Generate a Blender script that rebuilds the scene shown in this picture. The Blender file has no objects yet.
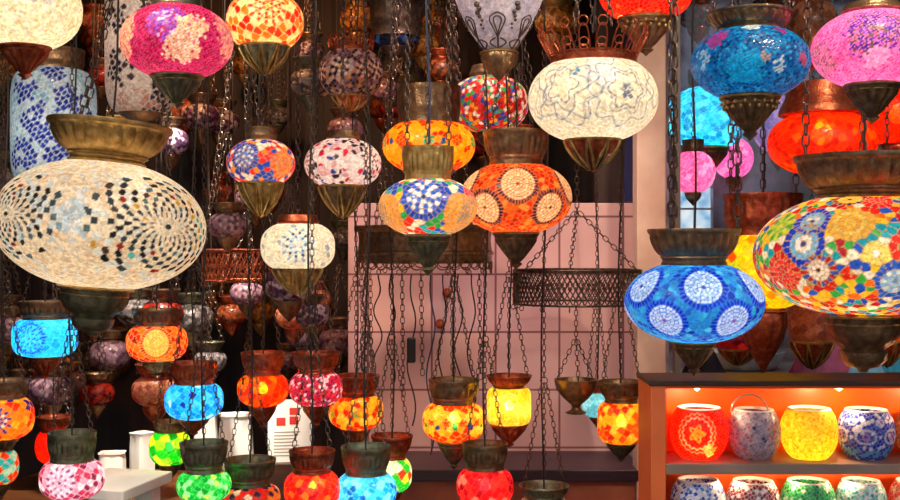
import bpy, math, random
import numpy as np
from mathutils import Vector, Matrix

random.seed(7)
PI = math.pi
F = 1100.0                      # focal length in pixels of the 900 px wide frame
CAMZ = 1.60
CEIL = 2.78
sc = bpy.context.scene
COL = sc.collection

# ------------------------------------------------------------------ helpers
def P(px, py, D):
    return Vector(((px - 450.0) / F * D, D, CAMZ - (py - 250.0) / F * D))

def lin(h):
    if not isinstance(h, str):
        return tuple(h)
    h = h.lstrip('#')
    o = []
    for i in (0, 2, 4):
        c = int(h[i:i + 2], 16) / 255.0
        o.append(c / 12.92 if c <= 0.04045 else ((c + 0.055) / 1.055) ** 2.4)
    return tuple(o)

def mesh_from(name, V, Fc, mats, smooth=True, sharp=None):
    me = bpy.data.meshes.new(name)
    me.from_pydata([tuple(v) for v in V], [], Fc)
    for m in (mats if isinstance(mats, (list, tuple)) else [mats]):
        me.materials.append(m)
    me.polygons.foreach_set('use_smooth', [smooth] * len(me.polygons))
    if sharp:
        me.set_sharp_from_angle(angle=math.radians(sharp))
    me.update()
    return me

def link(name, me, parent=None, loc=(0, 0, 0), rz=0.0):
    o = bpy.data.objects.new(name, me)
    COL.objects.link(o)
    o.location = loc
    o.rotation_euler = (0, 0, rz)
    if parent is not None:
        o.parent = parent
    return o

def thing(name, label, cat, loc=(0, 0, 0), rz=0.0, group=None):
    o = bpy.data.objects.new(name, None)
    o.empty_display_size = 0.03
    COL.objects.link(o)
    o.location = loc
    o.rotation_euler = (0, 0, rz)
    tag(o, label, cat, group)
    return o

def tag(o, label, cat, group=None):
    o['label'] = label
    o['category'] = cat
    if group:
        o['group'] = group
    return o

class MB:
    """collects pieces and links them as one mesh object"""
    def __init__(s):
        s.V = []; s.F = []
    def add(s, V, Fc, M=None):
        n = len(s.V)
        for v in V:
            v = Vector(v)
            s.V.append(tuple(M @ v) if M is not None else tuple(v))
        for f in Fc:
            s.F.append([i + n for i in f])
        return s
    def box(s, x0, x1, y0, y1, z0, z1, M=None):
        V = [(x, y, z) for z in (z0, z1) for y in (y0, y1) for x in (x0, x1)]
        Fc = [(0, 2, 3, 1), (4, 5, 7, 6), (0, 1, 5, 4), (1, 3, 7, 5), (3, 2, 6, 7), (2, 0, 4, 6)]
        return s.add(V, Fc, M)
    def tube(s, pts, r, n=6, closed=False):
        pts = [Vector(p) for p in pts]
        m = len(pts)
        V = []; Fc = []
        up = Vector((0.13, 0.31, 0.94)).normalized()
        for i, p in enumerate(pts):
            if closed:
                t = pts[(i + 1) % m] - pts[i - 1]
            else:
                t = pts[min(i + 1, m - 1)] - pts[max(i - 1, 0)]
            t.normalize()
            a = t.cross(up)
            if a.length < 0.1:
                a = t.cross(Vector((1, 0, 0)))
            a.normalize()
            b = t.cross(a)
            rr = r[i] if isinstance(r, (list, tuple)) else r
            for k in range(n):
                an = 2 * PI * k / n
                V.append(p + a * (rr * math.cos(an)) + b * (rr * math.sin(an)))
        for i in range(m if closed else m - 1):
            j = (i + 1) % m
            for k in range(n):
                Fc.append((i * n + k, i * n + (k + 1) % n, j * n + (k + 1) % n, j * n + k))
        if not closed:
            Fc.append(tuple(range(n - 1, -1, -1)))
            Fc.append(tuple((m - 1) * n + k for k in range(n)))
        return s.add(V, Fc)
    def lathe(s, prof, n=32, mod=None, M=None, closed=False):
        V = []; Fc = []
        for i, (r, z) in enumerate(prof):
            for k in range(n):
                th = 2 * PI * k / n
                rr = r * (mod(i, th) if mod else 1.0)
                V.append((rr * math.cos(th), rr * math.sin(th), z))
        m = len(prof)
        for i in range(m if closed else m - 1):
            j = (i + 1) % m
            for k in range(n):
                Fc.append((i * n + k, i * n + (k + 1) % n, j * n + (k + 1) % n, j * n + k))
        if not closed:
            if prof[0][0] < 0.004 or True:
                Fc.append(tuple(range(n - 1, -1, -1)))
            Fc.append(tuple((m - 1) * n + k for k in range(n)))
        return s.add(V, Fc, M)
    def sphere(s, c, r, n=10, m=6, sz=1.0):
        prof = [(max(1e-5, r * math.sin(PI * i / m)), -r * sz * math.cos(PI * i / m)) for i in range(m + 1)]
        return s.lathe(prof, n, M=Matrix.Translation(c))
    def ring(s, R, r, z=0.0, n=28, k=6, c=(0, 0, 0)):
        return s.tube([(c[0] + R * math.cos(2 * PI * i / n), c[1] + R * math.sin(2 * PI * i / n), c[2] + z) for i in range(n)], r, k, True)
    def chain(s, p0, p1, pitch=0.016, wire=0.0013):
        p0 = Vector(p0); p1 = Vector(p1)
        d = p1 - p0
        n = max(2, int(round(d.length / pitch)))
        st = d.length / n
        t = d.normalized()
        a = t.cross(Vector((0.3, 1, 0.1))).normalized()
        b = t.cross(a).normalized()
        hl = st * 0.5 + wire * 1.1
        hw = st * 0.33
        prof = []
        for i in range(10):
            an = 2 * PI * i / 10
            cx, sx = math.cos(an), math.sin(an)
            prof.append(((hl - hw) * (1 if cx > 0.01 else -1 if cx < -0.01 else 0) + hw * cx, hw * sx, cx, sx))
        for i in range(n):
            c = p0 + t * (st * (i + 0.5))
            u, w = (a, b) if i % 2 else (b, a)
            V = []; Fc = []
            for (l, q, nx, ny) in prof:
                for k in range(4):
                    an = 2 * PI * k / 4
                    o = wire * math.cos(an); h = wire * math.sin(an)
                    V.append(c + t * (l + nx * o) + u * (q + ny * o) + w * h)
            for e in range(10):
                g = (e + 1) % 10
                for k in range(4):
                    Fc.append((e * 4 + k, e * 4 + (k + 1) % 4, g * 4 + (k + 1) % 4, g * 4 + k))
            s.add(V, Fc)
        return s
    def mesh(s, name, mats, smooth=True, sharp=40):
        return mesh_from(name, s.V, s.F, mats, smooth, sharp)
    def build(s, name, mats, parent=None, loc=(0, 0, 0), rz=0.0, smooth=True, sharp=40):
        return link(name, s.mesh(name, mats, smooth, sharp), parent, loc, rz)

def bevel(o, w=0.004, seg=2):
    m = o.modifiers.new('bevel', 'BEVEL'); m.width = w; m.segments = seg; m.limit_method = 'ANGLE'
    return o

# ------------------------------------------------------------------ materials
def newmat(name):
    m = bpy.data.materials.new(name)
    m.use_nodes = True
    nt = m.node_tree
    nt.nodes.clear()
    out = nt.nodes.new('ShaderNodeOutputMaterial')
    return m, nt, out

def nd(nt, typ, **kw):
    n = nt.nodes.new(typ)
    for k, v in kw.items():
        setattr(n, k, v)
    return n

def ramp(nt, stops):
    r = nd(nt, 'ShaderNodeValToRGB')
    els = r.color_ramp.elements
    while len(els) < len(stops):
        els.new(0.5)
    for e, (p, c) in zip(els, stops):
        e.position = p
        e.color = (*lin(c), 1)
    return r

def metal(name, c0, c1, c2, rough=0.42, met=0.8, scale=60.0):
    m, nt, out = newmat(name)
    tc = nd(nt, 'ShaderNodeTexCoord')
    no = nd(nt, 'ShaderNodeTexNoise'); no.inputs['Scale'].default_value = scale; no.inputs['Detail'].default_value = 5
    nt.links.new(tc.outputs['Object'], no.inputs['Vector'])
    r = ramp(nt, [(0.25, c0), (0.5, c1), (0.8, c2)])
    nt.links.new(no.outputs['Fac'], r.inputs['Fac'])
    b = nd(nt, 'ShaderNodeBsdfPrincipled')
    b.inputs['Metallic'].default_value = met
    nt.links.new(r.outputs['Color'], b.inputs['Base Color'])
    mr = nd(nt, 'ShaderNodeMapRange')
    mr.inputs['To Min'].default_value = rough + 0.15; mr.inputs['To Max'].default_value = rough - 0.12
    nt.links.new(no.outputs['Fac'], mr.inputs['Value'])
    nt.links.new(mr.outputs['Result'], b.inputs['Roughness'])
    vo = nd(nt, 'ShaderNodeTexVoronoi'); vo.inputs['Scale'].default_value = scale * 4.5
    nt.links.new(tc.outputs['Object'], vo.inputs['Vector'])
    bp = nd(nt, 'ShaderNodeBump'); bp.inputs['Strength'].default_value = 0.35; bp.inputs['Distance'].default_value = 0.002
    nt.links.new(vo.outputs['Distance'], bp.inputs['Height'])
    nt.links.new(bp.outputs['Normal'], b.inputs['Normal'])
    nt.links.new(b.outputs[0], out.inputs[0])
    return m

BRASS = metal('aged_brass', '#80602f', '#ab8a50', '#d4b478', 0.34)
BRONZE = metal('dark_bronze', '#5c4632', '#80644a', '#a88864', 0.34)
COPPER = metal('red_copper', '#7c3620', '#a44c30', '#cc7a54', 0.34)
STEEL = metal('oiled_iron', '#3a302c', '#5a4a42', '#7a6c60', 0.40)
PEWTER = metal('pewter', '#56543f', '#78745c', '#9c9678', 0.34)
METALS = dict(brass=BRASS, bronze=BRONZE, copper=COPPER, steel=STEEL, pewter=PEWTER)

def plain(name, c0, c1=None, rough=0.6, scale=12.0, bump=0.1, spec=0.4, met=0.0):
    m, nt, out = newmat(name)
    tc = nd(nt, 'ShaderNodeTexCoord')
    no = nd(nt, 'ShaderNodeTexNoise'); no.inputs['Scale'].default_value = scale; no.inputs['Detail'].default_value = 4
    nt.links.new(tc.outputs['Object'], no.inputs['Vector'])
    r = ramp(nt, [(0.3, c0), (0.7, c1 or c0)])
    nt.links.new(no.outputs['Fac'], r.inputs['Fac'])
    b = nd(nt, 'ShaderNodeBsdfPrincipled')
    b.inputs['Roughness'].default_value = rough
    b.inputs['Metallic'].default_value = met
    b.inputs['Specular IOR Level'].default_value = spec
    nt.links.new(r.outputs['Color'], b.inputs['Base Color'])
    bp = nd(nt, 'ShaderNodeBump'); bp.inputs['Strength'].default_value = bump; bp.inputs['Distance'].default_value = 0.003
    nt.links.new(no.outputs['Fac'], bp.inputs['Height'])
    nt.links.new(bp.outputs['Normal'], b.inputs['Normal'])
    nt.links.new(b.outputs[0], out.inputs[0])
    return m

def wood(name, c0, c1, axis=0, scale=6.0, rough=0.5):
    m, nt, out = newmat(name)
    tc = nd(nt, 'ShaderNodeTexCoord')
    mp = nd(nt, 'ShaderNodeMapping')
    s = [scale * 4] * 3; s[axis] = scale * 0.35
    mp.inputs['Scale'].default_value = s
    nt.links.new(tc.outputs['Object'], mp.inputs['Vector'])
    no = nd(nt, 'ShaderNodeTexNoise'); no.inputs['Scale'].default_value = 1.5; no.inputs['Detail'].default_value = 6; no.inputs['Distortion'].default_value = 0.8
    nt.links.new(mp.outputs['Vector'], no.inputs['Vector'])
    r = ramp(nt, [(0.32, c0), (0.68, c1)])
    nt.links.new(no.outputs['Fac'], r.inputs['Fac'])
    b = nd(nt, 'ShaderNodeBsdfPrincipled'); b.inputs['Roughness'].default_value = rough
    nt.links.new(r.outputs['Color'], b.inputs['Base Color'])
    bp = nd(nt, 'ShaderNodeBump'); bp.inputs['Strength'].default_value = 0.2; bp.inputs['Distance'].default_value = 0.003
    nt.links.new(no.outputs['Fac'], bp.inputs['Height'])
    nt.links.new(bp.outputs['Normal'], b.inputs['Normal'])
    nt.links.new(b.outputs[0], out.inputs[0])
    return m

BLACK = plain('black_rubber', '#14110f', '#1d1917', 0.5)
DARKWIRE = plain('dark_cord', '#201815', '#2d221d', 0.55)
BLUEWIRE = plain('navy_cord', '#232a48', '#2d3557', 0.5)

_mos = {}
def mosaic_mat(trans=0.5, clear=0.08, rough=0.22):
    key = (trans, clear, rough)
    if key in _mos:
        return _mos[key]
    m, nt, out = newmat('mosaic_glass')
    at = nd(nt, 'ShaderNodeAttribute'); at.attribute_name = 'tile'
    tc = nd(nt, 'ShaderNodeTexCoord')
    vo = nd(nt, 'ShaderNodeTexVoronoi'); vo.inputs['Scale'].default_value = 190.0
    nt.links.new(tc.outputs['Object'], vo.inputs['Vector'])
    sp = nd(nt, 'ShaderNodeSeparateColor')
    nt.links.new(vo.outputs['Color'], sp.inputs[0])
    mr = nd(nt, 'ShaderNodeMapRange'); mr.inputs['To Min'].default_value = 0.70; mr.inputs['To Max'].default_value = 1.18
    nt.links.new(sp.outputs[0], mr.inputs['Value'])
    mx = nd(nt, 'ShaderNodeVectorMath', operation='SCALE')
    nt.links.new(at.outputs['Color'], mx.inputs[0]); nt.links.new(mr.outputs['Result'], mx.inputs['Scale'])
    bp = nd(nt, 'ShaderNodeBump'); bp.inputs['Strength'].default_value = 0.35; bp.inputs['Distance'].default_value = 0.002
    nt.links.new(at.outputs['Alpha'], bp.inputs['Height'])
    b = nd(nt, 'ShaderNodeBsdfPrincipled')
    b.inputs['Specular IOR Level'].default_value = 0.6
    rr = nd(nt, 'ShaderNodeMapRange'); rr.inputs['To Min'].default_value = 0.6; rr.inputs['To Max'].default_value = rough
    nt.links.new(at.outputs['Alpha'], rr.inputs['Value']); nt.links.new(rr.outputs['Result'], b.inputs['Roughness'])
    nt.links.new(mx.outputs[0], b.inputs['Base Color'])
    nt.links.new(bp.outputs['Normal'], b.inputs['Normal'])
    t = nd(nt, 'ShaderNodeBsdfTranslucent'); nt.links.new(mx.outputs[0], t.inputs['Color'])
    m1 = nd(nt, 'ShaderNodeMixShader'); m1.inputs[0].default_value = trans
    nt.links.new(b.outputs[0], m1.inputs[1]); nt.links.new(t.outputs[0], m1.inputs[2])
    tr = nd(nt, 'ShaderNodeBsdfTransparent'); nt.links.new(mx.outputs[0], tr.inputs['Color'])
    fc = nd(nt, 'ShaderNodeMath', operation='MULTIPLY'); fc.inputs[1].default_value = clear
    nt.links.new(at.outputs['Alpha'], fc.inputs[0])
    m2 = nd(nt, 'ShaderNodeMixShader')
    nt.links.new(fc.outputs[0], m2.inputs[0])
    nt.links.new(m1.outputs[0], m2.inputs[1]); nt.links.new(tr.outputs[0], m2.inputs[2])
    nt.links.new(m2.outputs[0], out.inputs[0])
    _mos[key] = m
    return m

# ------------------------------------------------------------------ mosaic
def pick(rng, pal, n):
    cs = np.array([lin(c[0]) for c in pal]); w = np.array([c[1] for c in pal], float)
    return cs[rng.choice(len(cs), size=n, p=w / w.sum())]

class Surf:
    """superellipse of revolution, half width 1, half height q"""
    def __init__(s, q, p):
        s.q = q; s.p = p
    def r(s, z):
        return np.maximum(0.0, 1 - np.abs(np.clip(z / s.q, -1, 1)) ** s.p) ** (1 / s.p)
    def pt(s, lon, z):
        r = s.r(z)
        return np.stack([r * np.sin(lon), -r * np.cos(lon), z + 0 * lon], -1)
    def around(s, lon0, z0, rho, th):
        """points at distance rho, bearing th from a spot on the surface"""
        z0 = float(z0)
        e = 1e-3
        r0 = float(s.r(np.array(z0))); r1 = float(s.r(np.array(z0 + e)))
        dr = (r1 - r0) / e
        tl = math.sqrt(1 + dr * dr)
        c = np.array([r0 * math.sin(lon0), -r0 * math.cos(lon0), z0])
        er = np.array([math.sin(lon0), -math.cos(lon0), 0]); ez = np.array([0, 0, 1.0])
        tn = (er * dr + ez) / tl
        te = np.array([math.cos(lon0), math.sin(lon0), 0])
        Q = c + np.outer(rho * np.cos(th), te) + np.outer(rho * np.sin(th), tn)
        lon = np.arctan2(Q[:, 0], -Q[:, 1])
        z = np.clip(Q[:, 2], -s.q * 0.995, s.q * 0.995)
        return s.pt(lon, z)

def seeds_for(S, spec, seed):
    rng = np.random.default_rng(seed)
    n = spec.get('n', 400)
    i = np.arange(n) + 0.5
    sphi = 1 - 2 * i / n
    lon = (PI * (1 + 5 ** 0.5) * i) % (2 * PI) - PI + rng.normal(0, spec.get('jit', 0.5) / math.sqrt(n), n)
    fg = np.linspace(-PI / 2, PI / 2, 600)
    zg = S.q * np.sign(np.sin(fg)) * np.abs(np.sin(fg)) ** (2 / S.p); rg = np.abs(np.cos(fg)) ** (2 / S.p)
    cd = np.concatenate([[0], np.cumsum(np.hypot(np.diff(zg), np.diff(rg)) * (rg[1:] + rg[:-1]) / 2)])
    z = np.interp((sphi + 1) / 2, cd / cd[-1], zg)
    z = np.clip(z + rng.normal(0, spec.get('jit', 0.5) * S.q / math.sqrt(n), n), -S.q * .99, S.q * .99)
    X = S.pt(lon, z)
    C = pick(rng, spec['bg'], n)
    for (z0, z1, pal) in spec.get('bands', []):
        m = (X[:, 2] >= z0) & (X[:, 2] < z1)
        C[m] = pick(rng, pal, int(m.sum()))
    for (lo, z0, R, pal, rep) in spec.get('patch', []):
        for k in range(rep):
            c = S.pt(np.array(math.radians(lo) + 2 * PI * k / rep), np.array(float(z0)))
            d = np.linalg.norm(X - c, axis=1)
            m = d < R * (1 + rng.normal(0, 0.12, n))
            C[m] = pick(rng, pal, int(m.sum()))
    for (lo, z0, R, amp, lob, wd, pal, rep) in spec.get('outline', []):
        for k in range(rep):
            l0 = math.radians(lo) + 2 * PI * k / rep
            c = S.pt(np.array(l0), np.array(float(z0)))
            er = np.array([math.cos(l0), math.sin(l0), 0])
            dv = X - c
            th = np.arctan2(dv[:, 2], dv @ er)
            d = np.linalg.norm(dv, axis=1)
            m = np.abs(d - R * (1 + amp * np.cos(lob * th))) < wd
            C[m] = pick(rng, pal, int(m.sum()))
    keep = np.ones(n, bool)
    XS = []; CS = []
    for (lo, z0, R, rings, rep) in spec.get('med', []):
        for k in range(rep):
            l0 = math.radians(lo) + 2 * PI * k / rep
            c = S.pt(np.array(l0), np.array(float(z0)))
            h = R / (len(rings) - 0.5)
            keep &= np.linalg.norm(X - c, axis=1) > R + h * 0.3
            XS.append(c[None, :]); CS.append(np.array([lin(rings[0])]))
            for j, rc in enumerate(rings[1:], 1):
                rho = h * j
                cols = rc if isinstance(rc, (list, tuple)) and not isinstance(rc[0], float) else [rc]
                m = spec.get('spk') or max(6, int(round(2 * PI * rho / (h * spec.get('tw', 1.0)))))
                if len(cols) > 1:
                    m = int(math.ceil(m / len(cols)) * len(cols))
                th = 2 * PI * (np.arange(m) + 0.5 * (j % 2)) / m
                XS.append(S.around(l0, z0, rho, th))
                CS.append(np.array([lin(cols[q % len(cols)]) for q in range(m)]))
    for (lo, z0, R, N, J, dark, light) in spec.get('swirl', []):
        l0 = math.radians(lo); f0 = float(z0)
        cv = np.array([math.cos(f0) * math.sin(l0), -math.cos(f0) * math.cos(l0), math.sin(f0)])
        te = np.array([math.cos(l0), math.sin(l0), 0.0]); tn = np.cross(te, -cv)
        tn = tn * (1 if tn[2] > 0 else -1)
        sf = np.sign(X[:, 2]) * np.clip(np.abs(X[:, 2] / S.q), 0, 1) ** (S.p / 2); cf = np.sqrt(np.maximum(0, 1 - sf * sf))
        lx = np.arctan2(X[:, 0], -X[:, 1])
        U = np.stack([cf * np.sin(lx), -cf * np.cos(lx), sf], -1)
        keep &= np.arccos(np.clip(U @ cv, -1, 1)) > R * (1 + .5 / J)
        c = S.pt(np.array(l0), np.array(S.q * math.copysign(abs(math.sin(f0)) ** (2 / S.p), f0)))
        for j in range(1, J + 1):
            al = R * (j / J) ** 0.92
            th = 2 * PI * (np.arange(2 * N) * .5 + 0.5 * (j % 2)) / N
            d_ = math.cos(al) * cv + math.sin(al) * (np.outer(np.cos(th), te) + np.outer(np.sin(th), tn))
            X1 = S.pt(np.arctan2(d_[:, 0], -d_[:, 1]), S.q * np.sign(d_[:, 2]) * np.abs(d_[:, 2]) ** (2 / S.p))
            C1 = pick(rng, light, 2 * N)
            C1[::2] = pick(rng, dark, N)
            fade = (j > J * .72) & (rng.random(2 * N) < .35)
            C1[fade] = pick(rng, light, int(fade.sum()))
            XS.append(X1); CS.append(C1)
        XS.append(c[None, :]); CS.append(np.array([lin(dark[0][0])]))
    return np.concatenate([X[keep]] + XS), np.concatenate([C[keep]] + CS)

def paint(V, S, spec, seed):
    """V: points on the unit surface -> colour and tile mask"""
    X, C = seeds_for(S, spec, seed)
    n = len(V)
    out = np.ones((n, 4), np.float32)
    g = np.array(lin(spec.get('grout', '#e8e0d0')))
    w = spec.get('gw', 0.016)
    x2 = (X * X).sum(1)
    for a in range(0, n, 4000):
        v = V[a:a + 4000]
        d2 = (v * v).sum(1)[:, None] + x2[None, :] - 2 * v @ X.T
        ix = np.argpartition(d2, 1, axis=1)[:, :2]
        dd = np.sqrt(np.maximum(np.take_along_axis(d2, ix, 1), 0))
        sw = dd[:, 0] > dd[:, 1]
        i0 = np.where(sw, ix[:, 1], ix[:, 0])
        e = np.abs(dd[:, 1] - dd[:, 0])
        f = np.clip((e - w * 0.5) / (w * 0.9), 0, 1)[:, None]
        out[a:a + 4000, :3] = g * (1 - f) + C[i0] * f
        out[a:a + 4000, 3] = f[:, 0]
    for (lo, z0, R, amp, lob, wd, colr, rep) in spec.get('lines', []):
        for k in range(rep):
            l0 = math.radians(lo) + 2 * PI * k / rep
            c = S.pt(np.array(l0), np.array(float(z0)))
            er = np.array([math.cos(l0), math.sin(l0), 0])
            dv = V - c
            th = np.arctan2(dv[:, 2], dv @ er)
            d = np.linalg.norm(dv, axis=1)
            e = np.abs(d - R * (1 + amp * np.cos(lob * th))) / wd
            brk = 0.75 + 0.25 * np.sin(23 * th + 3 * k)
            f = np.clip(1.5 - e, 0, 1)[:, None] * brk[:, None]
            out[:, :3] = out[:, :3] * (1 - f) + np.array(lin(colr)) * f
    return out

def globe_mesh(name, a, b, p, rt, rb, spec, seed, mat, pxw, bulge=None):
    S = Surf(b / a, p)
    nlon = int(max(72, min(440, pxw * 2.3)))
    nlat = int(max(36, min(200, pxw * 1.0 * (0.35 + 0.65 * b / a))))
    ft = math.acos(min(1.0, rt / a) ** (p / 2)); fb = -math.acos(min(1.0, rb / a) ** (p / 2))
    ph = np.linspace(fb, ft, 1600)
    ph = np.sort(np.concatenate([ph, np.sign(ph) * (np.abs(ph) / PI * 2) ** 3 * PI / 2]))
    z = S.q * np.sign(np.sin(ph)) * np.abs(np.sin(ph)) ** (2 / p)
    r = np.abs(np.cos(ph)) ** (2 / p)
    ok = (ph >= fb) & (ph <= ft); z = z[ok]; r = r[ok]
    al = np.concatenate([[0], np.cumsum(np.hypot(np.diff(z), np.diff(r)))])
    u = np.linspace(0, al[-1], nlat)
    z = np.interp(u, al, z); r = np.interp(u, al, r)
    if bulge:
        r = r * bulge(z / S.q)
    lon = np.linspace(-PI, PI, nlon, endpoint=False)
    U = np.stack([np.outer(r, np.sin(lon)), np.outer(r, -np.cos(lon)), np.outer(z, np.ones(nlon))], -1).reshape(-1, 3)
    colr = spec['fn'](U, S, seed) if 'fn' in spec else paint(U, S, spec, seed)
    fc = []
    for i in range(nlat - 1):
        for k in range(nlon):
            k2 = (k + 1) % nlon
            fc.append((i * nlon + k, i * nlon + k2, (i + 1) * nlon + k2, (i + 1) * nlon + k))
    me = mesh_from(name, (U * a).tolist(), fc, mat)
    at = me.color_attributes.new('tile', 'FLOAT_COLOR', 'POINT')
    at.data.foreach_set('color', np.asarray(colr, np.float32).ravel())
    return me, z[-1] * a, z[0] * a

# ------------------------------------------------------------------ lamp hardware
FINIALS = {
    'cone': ([(1, 0), (1.06, .04), (1.06, .1), (.98, .14), (.88, .28), (.62, .5), (.36, .7), (.2, .8), (.3, .85), (.2, .9), (.1, .94), (.02, 1)], 12, .10, (4, 6)),
    'cup': ([(1, 0), (1.03, .04), (.95, .10), (.93, .32), (.8, .48), (.58, .58), (.52, .62), (.6, .66), (.56, .8), (.4, .9), (.16, .94), (.1, 1)], 16, .02, (3, 5)),
    'petal': ([(1, 0), (1.06, .05), (1.02, .14), (.93, .3), (.7, .56), (.42, .76), (.2, .88), (.16, .93), (.02, 1)], 11, .13, (2, 5)),
    'tear': ([(.9, 0), (1, .1), (1.02, .25), (.85, .48), (.55, .68), (.25, .85), (.14, .92), (.02, 1)], 9, .06, (2, 4)),
    'knob': ([(1, 0), (1, .1), (.6, .25), (.5, .5), (.8, .62), (.8, .75), (.4, .88), (.05, 1)], 8, .0, (9, 9)),
    'flat': ([(1, 0), (1.08, .1), (1.05, .22), (.9, .4), (.6, .75), (.3, .92), (.05, 1)], 14, .06, (3, 4)),
}
COLLARS = {
    'bowl': [(1, 0), (1.02, .05), (.98, .11), (.84, .16), (.78, .24), (.66, .40), (.48, .55), (.28, .66), (.12, .72), (.16, .77), (.03, .81), (.0, .86), (.10, .91), (.04, 1)],
    'band': [(1, 0), (1.04, .06), (.86, .14), (.74, .2), (.70, .5), (.82, .56), (.80, .66), (.55, .74), (.4, .9), (.5, 1)],
    'cap': [(.35, 0), (.5, .1), (.62, .3), (.8, .5), (1, .62), (1.05, .72), (.9, .82), (.6, 1)],
    'bell': [(.25, 0), (.3, .2), (.5, .45), (.85, .7), (1.02, .85), (1.02, .95), (.6, 1)],
}

def finial(root, style, R, ztop, zbot, z0, mat, n=48, beads=0, bead_mat=None):
    prof, nf, amp, (i0, i1) = FINIALS[style]
    H = ztop - zbot
    pr = [(max(5e-4, R * u), ztop - H * v - z0) for u, v in prof]
    def mod(i, th):
        if i0 <= i <= i1 and amp:
            return 1 - amp + amp * abs(math.cos(nf * th / 2)) * 1.6
        return 1
    m = MB(); m.lathe(pr, n, mod)
    o = m.build('finial', mat, root, sharp=50)
    if style == 'petal':
        q = MB(); nk = 9
        us = [p_[0] for p_ in prof]; vs_ = [p_[1] for p_ in prof]
        for k in range(nk):
            a0 = 2 * PI * k / nk; pts = []
            for t in range(-12, 13):
                u = 1 - abs(t) / 12.0
                v = .06 + .86 * u
                r_ = R * (float(np.interp(v, vs_, us)) + .06)
                an = a0 + (1 if t > 0 else -1) * PI / nk * 1.02 * (1 - u) ** .6
                pts.append((r_ * math.cos(an), r_ * math.sin(an), ztop - H * v - z0))
            q.tube(pts, max(.0011, R * .055), 5)
        q.ring(R * 1.05, R * .07, ztop - H * .05 - z0, 36)
        q.build('petal_ribs', BRASS, o)
    elif R > .012:
        q = MB()
        q.ring(R * 1.04, R * .045, ztop - H * .07 - z0, 40); q.ring(R * .93, R * .03, ztop - H * .2 - z0, 40)
        q.build('rim_moulding', BRASS if mat is not COPPER else COPPER, o)
    if beads:
        b = MB()
        for zz, rr in ((.20, .97), (.30, .9)):
            for k in range(beads):
                an = 2 * PI * (k + (0.5 if zz > .25 else 0)) / beads
                b.sphere((R * rr * math.cos(an), R * rr * math.sin(an), ztop - H * zz - z0), R * 0.075, 6, 4)
        b.build('bead_trim', bead_mat or BRASS, o)
    return o

def collar(root, style, Rt, Rb, ztop, zbot, z0, mat, n=64):
    prof = COLLARS[style]
    H = ztop - zbot
    outer = [(Rb + (Rt - Rb) * u, ztop - H * v - z0) for u, v in prof]
    th = 0.003
    inner = [(max(0.002, r - th), z + (0.001 if i else 0)) for i, (r, z) in enumerate(outer)][::-1]
    def mod(i, t):
        if style == 'bowl' and 4 <= i <= 7:
            return 0.97 + 0.06 * abs(math.cos(13 * t))
        if style == 'band' and 3 <= i <= 4:
            return 0.98 + 0.04 * abs(math.cos(11 * t))
        return 1
    m = MB(); m.lathe(outer + inner, n, mod, closed=True)
    return m.build('collar', mat, root, sharp=35)

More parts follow.
